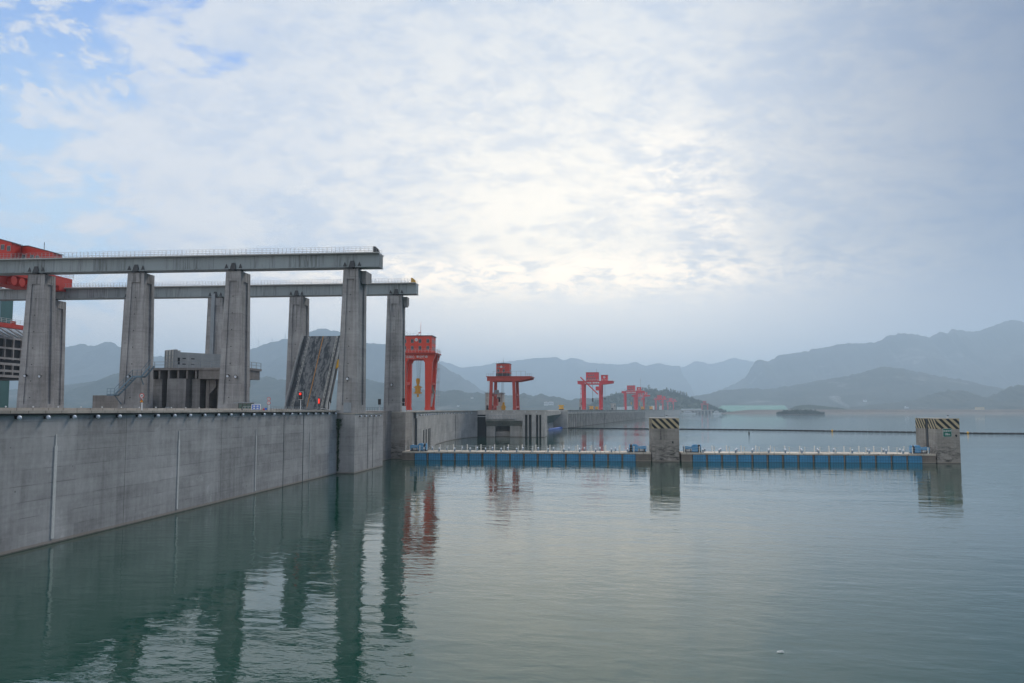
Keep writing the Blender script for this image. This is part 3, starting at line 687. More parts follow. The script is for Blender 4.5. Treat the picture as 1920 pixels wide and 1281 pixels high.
# ------------------------------------------------------------------ gate platform between the piers
r = empty('gate_platform', (-72, 156, 10.2), label='raised grey concrete platform with open bays between the second and third front piers', cat='platform')
mb = MB(); mb.box(-83.0, -70.0, 149.0, 170, 17.75, 18.15); mb.box(-70.0, -63.2, 149.0, 156, 17.75, 18.15); mb.build('deck_slab', 'dark_concrete', r)
mb = MB(); mb.box(-83, -71, 152, 169, 16.2, 17.747)
for x in (-81.6, -79.9, -78.1, -76.3, -74.6, -72.9): mb.box(x - 0.16, x + 0.16, 149.3, 151.997, 16.2, 17.747)
mb.box(-72.4, -63.4, 149.3, 155.6, 16.1, 17.747); mb.build('edge_beams', 'dark_concrete', r)
for a, b_, y in ((-83, -80.2, 151), (-78.4, -74.8, 149.4), (-74.4, -72.9, 151)):
    MB().box(a, b_, y, 165, 10.2, 16.197).build('support_wall', 'pier', r)
for x in (-71.4, -69.2, -65.2):
    mb = MB(); mb.box(x - 0.3, x + 0.3, 151.0, 154.5, 10.2, 16.097); mb.prism([(x + .303, 13.4), (x + 1.5, 14.7), (x + 1.5, 16.097), (x + .303, 16.097)], 151.1, 152.0, 'y')
    mb.build('bracket_column', 'dark_concrete', r)
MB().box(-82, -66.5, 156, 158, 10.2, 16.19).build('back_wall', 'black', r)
mb = MB(); mb.railing((-83, 149.2, 18.15), (-63.3, 149.2, 18.15), 1.1, 2.2, 0.09, 2); mb.railing((-63.3, 149.2, 18.15), (-63.3, 155.8, 18.15), 1.1, 2.2, 0.09, 2)
mb.build('railing', 'grey_steel', r)
r = empty('stored_gate', (-76.9, 161.3, 18.2), R(57), label='pale grey steel lock gate lying on the raised platform, ribbed end to the left', cat='lock gate')
mb = MB(); mb.box(-6.9, 6.6, -1.5, 1.5, 0.25, 3.25); mb.build('skin', 'gate', r, local=True)
mb = MB()
mb.box(-7.5, -6.903, -1.75, 1.75, 0.1, 3.7); mb.build('end_frame', 'gate', r, local=True); mb = MB()
mb.box(6.603, 7.2, -1.7, 1.7, 0.15, 3.3)
mb.build('end_frame', 'gate', r, local=True)
mb = MB()
for z in (0.55, 1.2, 1.9, 2.6): mb.box(-7.65, -7.503, -1.6, 1.6, z - 0.05, z + 0.05)
for y in (-1.6, -0.55, 0.55, 1.6): mb.box(-7.65, -7.503, y - 0.06, y + 0.06, 0.15, 3.6)
mb.build('end_rib', 'grey_steel', r, local=True)
mb = MB()
for x in (-5.4, -3.6, 4.6): mb.box(x - 0.35, x + 0.35, -1.53, -1.503, 0.9, 1.08); mb.box(x - 0.35, x + 0.35, -1.53, -1.503, 2.0, 2.18)
mb.box(-6.8, -6.3, -1.54, -1.503, 0.9, 2.2); mb.box(6.0, 6.3, -1.54, -1.503, 0.9, 1.9)
mb.build('guide_slot', 'black', r, local=True)
for x in (-4.6, 4.3): MB().box(x - 0.6, x + 0.6, -1.2, 1.2, -0.05, 0.247).build('cradle', 'dark', r, local=True)
mb = MB(); mb.cyl((-6.9, -1.0, 3.3), (-6.0, -1.0, 3.5), 0.18, n=6); mb.build('lifting_lug', 'gate', r, local=True)

r = empty('concrete_plinth', (-86, 148, 10.2), label='low stepped concrete block left of the stair pier', cat='plinth')
MB().box(-90.6, -82.2, 146, 156, 10.2, 13.1).build('plinth_body', 'dark_concrete', r)
# stair
r = empty('steel_stair', (-79, 138, 10.5), label='blue-grey steel stair climbing across the foot of the second front pier', cat='stair')
mb = MB(); segs = [((-82.6, 13.0), (-81.3, 13.0)), ((-81.3, 13.0), (-78.2, 16.1)), ((-78.2, 16.1), (-76.6, 16.1)), ((-76.6, 16.1), (-75.1, 17.9))]
for (a, za), (b_, zb_) in segs:
    for y in (137.2, 138.5): mb.bar((a, y, za), (b_, y, zb_), 0.08, 0.28)
    k = max(2, round(abs(b_ - a) / 0.3))
    for i in range(k + 1):
        t = i / k; mb.box(a + (b_ - a) * t - 0.12, a + (b_ - a) * t + 0.12, 137.2, 138.5, za + (zb_ - za) * t - 0.02, za + (zb_ - za) * t + 0.02)
mb.build('flight', 'rail_blue', r)
mb = MB()
for (a, za), (b_, zb_) in segs:
    mb.bar((a, 137.2, za + 1.1), (b_, 137.2, zb_ + 1.1), 0.06); mb.bar((a, 137.2, za + 0.6), (b_, 137.2, zb_ + 0.6), 0.04)
    k = max(1, round(abs(b_ - a) / 0.8))
    for i in range(k + 1):
        t = i / k; X = a + (b_ - a) * t; Z_ = za + (zb_ - za) * t; mb.bar((X, 137.2, Z_), (X, 137.2, Z_ + 1.1), 0.05)
mb.build('handrail', 'rail_blue', r)
mb = MB(); mb.bar((-82.0, 138.4, 13.0), (-81.2, 139.3, 11.4), 0.12); mb.bar((-77.4, 138.4, 16.1), (-77.4, 139.4, 14.8), 0.12); mb.build('strut', 'rail_blue', r)
# glass booth
r = empty('glass_booth', (-59.0, 138.8, 10.2), label='small glazed booth with a flat canopy at the foot of the third front pier', cat='booth')
MB().box(-60.6, -57.4, 137.9, 139.45, 11.6, 11.75).build('canopy', 'grey_steel', r)
MB().box(-59.9, -57.7, 138.2, 139.4, 10.22, 11.597).build('glazing', 'tower_glass', r)
mb = MB()
for x in (-59.87, -59.15, -58.45, -57.73): mb.box(x - 0.03, x + 0.03, 138.14, 138.197, 10.22, 11.597)
mb.build('mullion', 'dark', r)

# ------------------------------------------------------------------ small things on the wall top
def sign_post(name, x, y, z, label, plates, h, cat='road sign', pm='white'):
    r = empty(name, (x, y, z), label=label, cat=cat)
    MB().cyl((0, 0, 0), (0, 0, h), 0.07, n=10).build('post', pm, r, local=True)
    for kind, zz_, rad, body in plates:
        if kind == 'round':
            p = MB().cyl((0, -0.08, zz_), (0, -0.12, zz_), rad, n=24).build('plate', 'sign_red', r, local=True)
            MB().cyl((0, -0.121, zz_), (0, -0.135, zz_), rad * 0.74, n=24).build('face', 'white', p, local=True)
            if body: text('lettering', body, rad * 1.05, 'black', p, (0, -0.14, zz_), ext=0.004)
        elif kind == 'tri':
            pts = [(math.sin(2 * math.pi * i / 3) * rad, zz_ + math.cos(2 * math.pi * i / 3) * rad) for i in range(3)]
            p = MB().prism(pts, -0.08, -0.11, 'y').build('plate', 'black', r, local=True)
            pts = [(math.sin(2 * math.pi * i / 3) * rad * .8, zz_ + math.cos(2 * math.pi * i / 3) * rad * .8) for i in range(3)]
            MB().prism(pts, -0.112, -0.125, 'y').build('face', 'yellow_far', p, local=True)
            MB().box(-0.03, 0.03, -0.14, -0.127, zz_ - 0.12, zz_ + 0.2).build('symbol', 'sign_red', p, local=True)
    return r
sign_post('road_sign', -43.6, 78.4, 10.44, 'white post with a round red-rimmed 30 sign above a yellow triangle', [('round', 1.40, 0.24, '30'), ('tri', 0.88, 0.24, None)], 1.55)
sign_post('road_sign', -43.6, 110.4, 10.44, 'white post carrying two round red-rimmed signs one above the other', [('round', 1.50, 0.24, '15'), ('round', 0.98, 0.24, '4')], 1.6)
r = empty('information_board', (-43.7, 106.3, 10.44), label='low blue board with white characters in a white frame on the wall top', cat='sign board')
MB().box(-0.62, 0.62, -0.03, 0.03, 0.05, 0.80).build('frame', 'white', r, local=True)
pn = MB().box(-0.5, 0.5, -0.055, -0.032, 0.1, 0.70).build('panel', 'blue_sign', r, local=True)
mb = MB()
for a in (-0.22, 0.22):
    for z in (0.24, 0.52):
        mb.box(a - 0.14, a + 0.14, -0.07, -0.057, z - 0.09, z + 0.09)
mb.build('lettering', 'white', pn, local=True)
r = empty('roadside_marker', (-43.7, 108.9, 10.44), label='tiny red and blue marker between the blue board and the double sign', cat='marker')
MB().cyl((0, 0, 0), (0, 0, 0.3), 0.16, 0.04, 10).build('cone', 'sign_red', r, local=True); MB().box(0.12, 0.42, -.06, .06, 0.05, 0.3).build('plate', 'blue_sign', r, local=True)
r = empty('traffic_light', (-43.7, 122.9, 10.44), label='traffic light showing red on a white pole at the wall edge', cat='traffic light')
MB().cyl((0, 0, 0), (0, 0, 1.7), 0.06, n=8).build('pole', 'white', r, local=True)
hd = MB().box(-0.32, 0.32, 0.03, 0.16, 1.55, 2.75).build('backboard', 'white', r, local=True)
MB().box(-0.25, 0.25, -0.2, 0.027, 1.62, 2.68).build('housing', 'black', r, local=True)
MB().sph((-0.02, -0.22, 2.40), 0.18, 12, 8).build('red_lens', 'signal', r, local=True); MB().cyl((0, -0.2, 1.9), (0, -0.23, 1.9), 0.17, n=12).build('dark_lens', 'dark', r, local=True)
r = empty('traffic_light', (-46.3, 139, 10.4), label='slim red signal lamp glowing in front of the raised road deck', cat='traffic light')
MB().box(-0.09, 0.09, -0.1, 0.1, 1.15, 1.95).build('red_lens', 'signal', r, local=True)
MB().cyl((0, 0.12, 0), (0, 0.12, 2.1), 0.04, n=6).build('pole', 'dark', r, local=True); MB().box(-0.17, 0.17, 0.103, 0.2, 1.0, 2.12).build('housing', 'dark', r, local=True)
r = empty('signal_post', (-45.2, 141.5, 10.2), label='dark bell-shaped signal seen edge-on right of the bridge leaf', cat='signal')
MB().cyl((0, 0, 0), (0, 0, 1.6), 0.04, n=6).build('pole', 'grey_steel', r, local=True); MB().cyl((0, 0, 1.45), (0, 0, 2.3), 0.26, 0.1, 8).build('housing', 'black', r, local=True)
r = empty('barrier_post', (-44.4, 138.9, 9.96), label='thin pale posts and bent rail at the corner of the guide block', cat='barrier')
mb = MB(); mb.cyl((0, 0, 0), (0, 0, 1.9), 0.05, n=6); mb.cyl((-0.35, 0, 0.4), (-0.35, 0, 1.5), 0.04, n=6); mb.build('post', 'white', r, local=True)
mb = MB(); mb.bar((-1.3, -0.6, 0.75), (0.0, -0.6, 0.6), 0.07); mb.bar((0, -0.6, 0.6), (0.7, -0.6, 0.05), 0.07); mb.build('rail', 'white', r, local=True)
r = empty('signal_lantern', (-46.6, 180.2, 10.2), label='dark lantern head on a white post left of the rear end pier', cat='signal')
MB().cyl((0, 0, 0), (0, 0, 1.5), 0.1, n=8).build('post', 'white', r, local=True); MB().box(-0.3, 0.25, -.2, .2, 1.4, 2.6).build('housing', 'dark', r, local=True)
r = empty('signal_lantern', (-41.4, 180.6, 10.06), label='black signal heads above a white cabinet right of the rear end pier', cat='signal')
mb = MB(); mb.box(-0.35, 0.5, -0.15, -.05, 0, 1.2); mb.build('cabinet', 'white', r, local=True)
MB().cyl((-0.25, 0, 0), (-0.25, 0, 2.9), 0.05, n=8).build('post', 'white', r, local=True); mb = MB(); mb.box(-0.3, 0.2, -.2, .2, 2.1, 2.9); mb.box(-.3, .15, -.2, .2, 1.3, 1.9); mb.build('housing', 'black', r, local=True)
# low guard railings on deck
r = empty('guard_railing', (-46.1, 122, 10.3), label='low dark railing along the wall top beside the bridge leaf', cat='railing')
mb = MB(); mb.railing((-45.9, 107, 10.3), (-45.9, 138, 10.3), 0.62, 1.0, 0.06, 1); mb.railing((-45.9, 107, 10.3), (-45.9, 107.2, 10.3), 0.62, 1.0, 0.06, 1); mb.build('rail', 'grey_steel', r)
r = empty('guard_railing', (-46, 165, 10.2), label='low dark railing between the two end piers', cat='railing')
mb = MB(); mb.railing((-46.2, 187.5, 10.25), (-58, 187.5, 10.25), 0.75, 0.55, 0.05, 2); mb.build('rail', 'dark', r)
for i, (x, y) in enumerate(((-79.6, 145.2), (-76.0, 145.2), (-66.8, 146.5))):
    o = MB().box(x - 0.3, x + 0.3, y - .3, y + .3, 10.23, 10.85); o.prism([(x - .33, 10.85), (x + .33, 10.85), (x, 11.0)], y - .33, y + .33, 'y')
    tag(o.build('service_box', 'gate'), ('pale service box left of the platform pillar', 'pale service box right of the platform pillar', 'white service box against the third front pier')[i], 'service box', 'service boxes on the deck')

# ------------------------------------------------------------------ red lift crane and lift tower at the left edge
r = empty('lift_crane', (-122, 160, 38), label='large red machinery house and girder of the ship lift crane at the left edge', cat='crane')
mb = MB(); mb.tbox(-124.5, -120.0, 130, 183.6, 38.25, -124.5, -120.0, 130, 183.6, 40.4); mb.build('bridge_girder', 'red_lift', r)
mb = MB(); mb.box(-119.7, -117.6, 130, 158, 37.6, 40.2); mb.build('walkway_girder', 'red_lift', r)
mb = MB(); mb.box(-124.8, -119.8, 178.6, 185.0, 37.2, 38.247); mb.build('end_carriage', 'red_lift', r)
mb = MB()
for y in (163.5, 166, 168.5):
    mb.cyl((-121.2, y, 37.1), (-119.6, y, 37.1), 0.95, n=14)
mb.build('trolley_wheel', 'red_lift', r)
MB().box(-124.4, -120.6, 160.5, 170.5, 36.2, 38.247).build('trolley', 'red_lift', r)
h1 = MB(); h1.prism([(-135, 40.4), (-117.95, 40.4), (-117.95, 44.3), (-135, 49.0)], 160, 162.9, 'y'); h1 = h1.build('machinery_house', 'red_lift', r)
h2 = MB(); h2.prism([(-121.3, 40.4), (-110.95, 40.4), (-110.95, 42.65), (-116.6, 44.15), (-121.3, 44.05)], 163.2, 166, 'y'); h2 = h2.build('machinery_house', 'red_lift', r)
mb = MB(); mb.prism([(-135.1, 49.05), (-117.7, 44.26), (-117.7, 44.38), (-135.1, 49.17)], 159.8, 163.0, 'y'); mb.build('roof', 'dark', h1)
mb = MB(); mb.prism([(-121.3, 44.06), (-116.6, 44.17), (-110.75, 42.62), (-110.75, 42.76), (-116.6, 44.31), (-121.3, 44.2)], 163.1, 166.2, 'y'); mb.build('roof', 'dark', h2)
for x, z in ((-119.86, 43.4), (-118.5, 43.1)):
    f_ = MB().box(x - .38, x + .38, 159.93, 159.997, z - .55, z + .55).build('window', 'gate', h1)
    mb = MB(); mb.box(x - .31, x - .03, 159.9, 159.927, z - .48, z + .48); mb.box(x + .03, x + .31, 159.9, 159.927, z - .48, z + .48); mb.build('pane', 'glass', h1)
for x, z in ((-117.5, 41.95), (-115.7, 41.8), (-114.5, 41.65)):
    MB().box(x - .38, x + .38, 163.13, 163.197, z - .5, z + .5).build('window', 'gate', h2)
    mb = MB(); mb.box(x - .31, x - .03, 163.1, 163.127, z - .43, z + .43); mb.box(x + .03, x + .31, 163.1, 163.127, z - .43, z + .43); mb.build('pane', 'glass', h2)
MB().cyl((-114.0, 164.5, 43.4), (-114.0, 164.5, 45.2), 0.06, n=6).build('antenna', 'dark', r)
mb = MB(); mb.railing((-119.7, 172, 40.4), (-119.7, 183.5, 40.4), 1.1, 1.5, 0.06, 3); mb.railing((-119.7, 183.5, 40.4), (-124.4, 183.5, 40.4), 1.1, 1.5, 0.06, 3); mb.build('railing', 'rail', r)

r = empty('ship_lift_tower', (-160, 215, 10.2), label='dark gridded concrete tower with green glass shafts at the left edge', cat='tower')
XG = -140.0
mb = MB()
for z in (27.6, 25.2, 22.75): mb.box(XG - 0.4, XG, 183, 204, z - 0.22, z + 0.22)
for z in (21.4, 19.75, 18.5): mb.box(XG - 0.4, XG + 0.05, 183, 204, z - 0.28, z + 0.28)
y = 183.4
while y < 204: mb.box(XG - 0.4, XG - 0.005, y - 0.17, y + 0.17, 22.4, 27.7); mb.box(XG - 0.4, XG + 0.045, y - 0.14, y + 0.14, 18.3, 21.6); y += 3.0
mb.build('concrete_grid', 'pier', r)
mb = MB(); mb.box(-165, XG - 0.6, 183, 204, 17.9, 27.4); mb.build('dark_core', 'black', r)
mb = MB(); y = 183.4
while y < 204: mb.bar((XG, y, 27.8), (XG - 5.0, y + 0.2, 31.0), 0.18, 0.3); y += 3.0
mb.build('roof_rib', 'pier', r)
mb = MB(); mb.add([(XG - .3, 183, 27.8), (XG - .3, 204, 27.8), (XG - 5.3, 204, 30.6), (XG - 5.3, 183, 30.6)], [(0, 1, 2, 3)]); mb.build('roof_glazing', 'glass', r)
gt = MB().box(-185, -166, 222, 227, 10.2, 44).build('glass_shaft', 'tower_glass', r)
mb = MB()
for z in [11 + 4.2 * i for i in range(9)]: mb.box(-184.9, -165.9, 221.6, 221.997, z - 0.3, z + 0.3)
for x in [-166.1 - 1.9 * i for i in range(10)]: mb.box(x - 0.14, x + 0.14, 221.7, 221.99, 10.2, 44)
mb.build('mullion', 'rail_blue', gt)
r = empty('service_gantry', (-138, 190, 29.8), label='low red beam with white railing crossing above the gridded tower', cat='gantry')
MB().box(-139.0, -137.6, 178, 194.5, 29.75, 30.75).build('beam', 'red_lift', r); mb = MB(); mb.railing((-137.7, 178, 30.75), (-137.7, 194.4, 30.75), 1.1, 1.6, 0.06, 3); mb.build('railing', 'rail', r)
MB().box(-138.6, -137.8, 188.8, 189.8, 30.753, 31.5).build('motor', 'red_lift', r)
MB().box(-139.0, -137.8, 178.5, 180, 10.2, 29.747).build('column', 'pier', r)

# ------------------------------------------------------------------ curved wall beyond the passage
line = [(-41.0, 187.2), (-41.6, 200), (-43.4, 216), (-46.0, 234), (-48.6, 256), (-50.0, 278), (-50.2, 298), (-48.9, 315), (-46.2, 328.5)]
r = empty('curved_wall', (-46, 250, 0), label='curved pale concrete wall between the rear pier base and the intake block', cat='retaining wall')
def ribbon(line, t, z0, z1, off=0.0):
    mb = MB(); L = [(x + off, y) for x, y in line]; Rr = [(x - t, y) for x, y in line][::-1]
    return mb.prism(L + Rr, z0, z1)
ribbon(line, 6, -4, 9.9).build('wall_face', 'dam', r)
ribbon(line, 6.1, 9.904, 10.15, 0.25).build('coping', 'coping', r)
mb = MB(); mb.cyl((-40.78, 189.6, 0.5), (-40.78, 189.6, 9.2), 0.16, n=8); mb.box(-41.0, -40.6, 189.3, 189.9, 8.6, 9.8); mb.build('drain_pipe', 'dark', r)
for y_, x_ in ((193, -41.2), (206, -42.2), (213, -43.0), (222, -44.2), (228.5, -45.1), (300, -50.1)):
    MB().box(x_ - 0.3, x_ + 0.12, y_ - .09, y_ + .09, 0.4, 8.6 if y_ < 195 or y_ > 290 else 5.6).build('rubbing_strip', 'dark', r)
random.seed(5)
def along(line, s):
    for (a, b_) in zip(line, line[1:]):
        L = math.hypot(b_[0] - a[0], b_[1] - a[1])
        if s <= L: return (a[0] + (b_[0] - a[0]) * s / L, a[1] + (b_[1] - a[1]) * s / L)
        s -= L
    return line[-1]
for i in range(22):
    x_, y_ = along(line, 4 + i * 6.2)
    lamp(x_ + 0.02, y_, 9.25, 'tiny round lamp on the curved wall, ' + ORD[i] + ' from the rear pier base', 'lamps along the curved wall', s=1.0)

# intake block
r = empty('intake_block', (-33, 335, 0), label='concrete intake block with a deep dark recess under the second red crane', cat='intake')
mb = MB(); mb.box(-43.0, -28.7, 328, 345, 6.3, 10.1)
mb.prism([(328, 6.297), (345, 6.297), (345, 4.25), (331.0, 4.25)], -43.0, -28.75, 'x')
mb.build('head_beam', 'dam', r)
mb = MB(); mb.box(-43.0, -39.6, 330.9, 345, -4, 4.247); mb.build('column', 'dam', r)
mb = MB(); mb.box(-33.8, -28.72, 330.9, 345, -4, 4.247); mb.build('column', 'dam', r)
MB().box(-39.597, -33.803, 334, 345, -4, 2.1).build('sill', 'dam', r)
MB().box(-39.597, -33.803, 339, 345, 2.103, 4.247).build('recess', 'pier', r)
mb = MB(); xs = [-28.697, -27.6, -26.5, -25.95, -24.9, -22.85, -22.0, -21.8, -21.0, -20.3]
for a, b_ in ((-28.697, -27.75), (-26.75, -26.3), (-25.2, -23.5), (-22.6, -22.25), (-21.45, -20.2)):
    mb.box(a, b_, 328.0, 345, -4, 10.1)
for a, b_ in ((-27.747, -26.753), (-26.297, -25.203), (-23.497, -22.603), (-22.247, -21.453)): mb.box(a, b_, 328.003, 345, 8.6, 10.09)
mb.build('slotted_wall', 'dam', r)
for a, b_ in ((-27.747, -26.753), (-26.297, -25.203), (-23.497, -22.603), (-22.247, -21.453)): MB().box(a, b_, 330, 331, -4, 8.597).build('gate_slot', 'dark', r)
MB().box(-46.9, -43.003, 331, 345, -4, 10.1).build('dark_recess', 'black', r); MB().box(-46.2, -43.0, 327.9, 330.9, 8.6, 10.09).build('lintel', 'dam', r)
MB().box(-48.5, -42.6, 327.6, 327.85, 7.8, 7.95).build('walkway', 'white', r)
mb = MB()
mb.box(-42.8, -31.5, 327.4, 327.99, 6.9, 7.0)
for i in range(8): mb.bar((-42.3 + i * 1.45, 327.3, 8.3), (-41.4 + i * 1.45, 327.3, 6.8), 0.09)
mb.bar((-42.8, 327.3, 8.3), (-31.5, 327.3, 8.3), 0.08); mb.build('catwalk', 'grey_steel', r)
MB().box(-46.5, -20.1, 327.8, 345, 10.104, 10.3).build('coping', 'coping', r)
for i in range(5):
    lamp(-40.5 + i * 4.3, 327.75, 9.7, 'tiny lamp on the intake block edge, ' + ORD[i] + ' from its dark slot', 'lamps on the intake block', rz=R(-90), s=1.1)

# return wall between intake block and dam
r = empty('return_wall', (-24, 415, 0), label='wall with a dark overhanging recess between intake block and ribbed dam', cat='dam wall')
MB().box(-34, -20.4, 345.003, 487, 8.0, 10.1).build('head_beam', 'dam', r)
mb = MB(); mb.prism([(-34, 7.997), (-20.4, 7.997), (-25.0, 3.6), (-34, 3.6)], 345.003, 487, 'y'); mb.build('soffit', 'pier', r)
MB().box(-34, -25.0, 345.003, 487, -4, 3.597).build('lower_wall', 'dam', r)
mb = MB(); mb.box(-34, -17.0, 487.003, 497, -4, 10.1); mb.build('end_pier', 'dam', r)

# ------------------------------------------------------------------ dam
A0 = Vector((-17.0, 497.0, 0)); Dd = Vector((0.1331, 0.9911, 0)).normalized(); Nn = Vector((Dd.y, -Dd.x, 0))
def dpt(s, o, z): return A0 + Dd * s + Nn * o + Vector((0, 0, z))
def dbox(mb, s0, s1, o0, o1, z0, z1):
    vs = [dpt(s0, o0, z0), dpt(s0, o1, z0), dpt(s1, o1, z0), dpt(s1, o0, z0), dpt(s0, o0, z1), dpt(s0, o1, z1), dpt(s1, o1, z1), dpt(s1, o0, z1)]
    mb.add(vs, [(0, 3, 2, 1), (4, 5, 6, 7), (0, 1, 5, 4), (1, 2, 6, 5), (2, 3, 7, 6), (3, 0, 4, 7)])
r = empty('dam', A0, label='long straight dam running away from the intake, ribbed upstream face', cat='dam')
mb = MB(); dbox(mb, 0, 565, -26, -1.0, -4, 10.2); dbox(mb, 565, 960, -26, 0, -4, 10.2); dbox(mb, 975, 1740, -26, 0, -4, 10.2); dbox(mb, 960, 975, -26, -6, -4, 10.19)
mb.build('dam_body', 'dam', r)
mb = MB(); dbox(mb, 0, 565, -1.0, 0, 8.2, 10.19); mb.build('head_beam', 'dam', r)
mb = MB(); dbox(mb, -0.5, 1740, -1.2, 0.35, 10.204, 10.4); mb.build('coping', 'coping', r)
mb = MB(); dbox(mb, 3.2, 562, -.997, -.55, -4, 8.19); mb.build('recess_shade', 'dam_item', r)  # dark panel behind the pilasters, recess shade put in as colour
p0 = None
for i in range(84):
    s_ = 3 + i * 6.7
    if p0 is None:
        mb = MB(); dbox(mb, 3, 5.3, -1.0, -0.003, -4, 8.197); p0 = mb.build('pilaster', 'dam', r)
    else:
        q = p0.copy(); col.objects.link(q); q.parent = r; q.location = Dd * (i * 6.7)
for i in range(20):
    mb = MB(); dbox(mb, 585 + i * 18.5, 585.8 + i * 18.5, 0.0, 0.12, 0.5, 10.0); mb.build('joint_strip', 'pier', r)
mb = MB(); dbox(mb, 960, 975, -5.9, -5.8, 0, 10.1); mb.build('gap_shade', 'dark', r)  # dark sheet standing in for the shade inside the gap in the dam

# ------------------------------------------------------------------ gantry cranes
def windows(par, xs, z0, z1, y, wd, mt='gate'):
    for x in xs:
        f_ = MB().box(x - wd / 2, x + wd / 2, y - 0.07, y - 0.003, z0, z1).build('window', mt, par, local=True)
        mb = MB(); g_ = wd * 0.07
        mb.box(x - wd / 2 + g_, x - g_ * .6, y - 0.10, y - 0.073, z0 + g_, z1 - g_); mb.box(x + g_ * .6, x + wd / 2 - g_, y - 0.10, y - 0.073, z0 + g_, z1 - g_)
        mb.build('pane', 'glass', par, local=True)
def side_windows(par, ys, z0, z1, x, wd):
    for y in ys:
        MB().box(x + 0.003, x + 0.07, y - wd / 2, y + wd / 2, z0, z1).build('window', 'gate', par, local=True)
        MB().box(x + 0.073, x + 0.1, y - wd / 2 + .08, y + wd / 2 - .08, z0 + .08, z1 - .08).build('pane', 'glass', par, local=True)
def emblem(par, x, y, z, rad):
    e = MB().cyl((x, y - 0.003, z), (x, y - 0.08, z), rad, n=20).build('emblem', 'white', par, local=True)
    MB().cyl((x, y - 0.083, z), (x, y - 0.1, z), rad * 0.62, n=16).build('emblem_disc', 'gate', par, local=True)
def legs(r, m, xs, ys, H, wt, wb, dt, db, out=0.0):
    for sx, x in xs:
        for sy, y in ys:
            mb = MB(); mb.tbox(x - wb / 2 + sx * out, x + wb / 2 + sx * out, y - db / 2, y + db / 2, 0.9, x - wt / 2, x + wt / 2, y - dt / 2, y + dt / 2, H)
            mb.build('leg', m, r, local=True)
            mb = MB(); mb.box(x - wb * .55 + sx * out, x + wb * .55 + sx * out, y - db * .8, y + db * .8, 0.15, 0.897); mb.build('bogie', m, r, local=True)
def ladder_tower(r, x, y, H, m='rail'):
    mb = MB()
    for z in [H * k for k in (0.28, 0.52, 0.76)]:
        mb.box(x - 0.2, x + 1.0, y - .5, y + .5, z - .08, z + .03)
    mb.bar((x + .25, y, 1.0), (x + .25, y, H + 2.2), 0.09); mb.bar((x + .75, y, 1.0), (x + .75, y, H + 2.2), 0.09)
    k = int(H / 0.8)
    for i in range(k): mb.bar((x + .25, y, 1.2 + i * .8), (x + .75, y, 1.2 + i * .8), 0.06)
    mb.build('ladder', m, r, local=True)

# nearest gantry
r = empty('gantry_crane', (-52.6, 251, 10.25), label='bright red gantry crane nearest the piers, white characters on its beam and a two-storey house', cat='gantry crane', group='red gantry cranes along the dam')
MB_ = MB
r.location = tuple(at(784, 768, 251)); r.location[2] = 10.25; r.location[1] = 251
legs(r, 'red', ((-1, -3.85), (1, 3.85)), ((-1, -3.2), (1, 3.2)), 14.3, 2.2, 1.35, 1.9, 1.3, out=-0.3)
for y0 in (-4.1, 2.3):
    MB().prism([(-5.0, 14.3), (-2.55, 14.3), (-2.35, 14.95), (-1.9, 15.15), (1.9, 15.15), (2.35, 14.95), (2.55, 14.3), (5.0, 14.3), (5.8, 16.3), (5.8, 16.75), (-5.8, 16.75), (-5.8, 16.3)], y0, y0 + 1.8, 'y').build('portal_beam', 'red', r, local=True)
MB().box(-6.0, 6.0, -5.0, 4.8, 16.753, 17.05).build('deck', 'red_dull', r, local=True)
text('lettering', '不忘初心  牢记使命', 0.86, 'white', r, (-0.05, -4.12, 15.75), ext=0.02)
hs = MB(); hs.box(-4.6, 4.6, -3.4, 3.0, 17.053, 22.0); hs = hs.build('machinery_house', 'red', r, local=True)
MB().box(-4.8, 4.8, -3.6, 3.2, 22.003, 22.2).build('roof', 'dark', hs, local=True)
for z in (17.9, 19.95): 
    windows(hs, (-3.45, -1.2, 1.1, 3.45), z, z + 1.15, -3.4, 0.85); side_windows(hs, (-1.9, 0, 1.9), z, z + 1.1, 4.6, 0.7)
emblem(hs, -0.02, -3.4, 20.9, 0.48)
mb = MB(); mb.railing((-5.9, -4.9, 17.05), (5.9, -4.9, 17.05), 1.0, 0.95, 0.05, 2); mb.railing((5.9, -4.9, 17.05), (5.9, 4.7, 17.05), 1.0, 0.95, 0.05, 2); mb.railing((-4.6, -3.4, 22.2), (0, -3.4, 22.2), 1.0, 0.9, 0.05, 2)
mb.build('railing', 'rail', r, local=True)
mb = MB(); mb.cyl((0.6, 0, 22.2), (0.6, 0, 26.6), 0.09, 0.03, 6); mb.bar((-0.8, 0, 22.3), (0.5, 0, 23.4), 0.12); mb.bar((-0.2, 0, 23.3), (0.6, 0, 23.4), 0.14); mb.build('antenna', 'red_dull', r, local=True)
mb = MB()
for x in (-0.45, 0.0, 0.55, 0.9): mb.cyl((x, -0.4, 15.2), (x * 0.6, -0.4, 9.2), 0.035, n=5)
mb.build('hoist_rope', 'dark', r, local=True)
hk = MB(); hk.box(-0.75, 0.65, -1.0, 0.2, 5.0, 7.4); hk.prism([(-0.4, 7.9), (0.35, 7.9), (0.55, 9.0), (0.3, 9.6), (-0.35, 9.6), (-0.55, 9.0)], -0.9, 0.1, 'y'); hk.box(-0.3, 0.25, -.8, 0, 7.403, 7.897)
hk.box(-1.3, 1.25, -.7, -.3, 6.8, 7.1); hk.box(-1.3, 1.25, -.7, -.3, 5.1, 5.4); hk.box(-0.28, 0.22, -.7, 0, 4.0, 4.897)
hk.build('grab_beam', 'yellow', r, local=True)
mb = MB(); mb.box(-4.9, -3.0, -3.0, 3.0, 7.6, 8.5); mb.build('tie_beam', 'red', r, local=True); MB().box(3.2, 4.7, -2.4, 2.4, 7.6, 8.3).build('tie_beam', 'red', r, local=True)
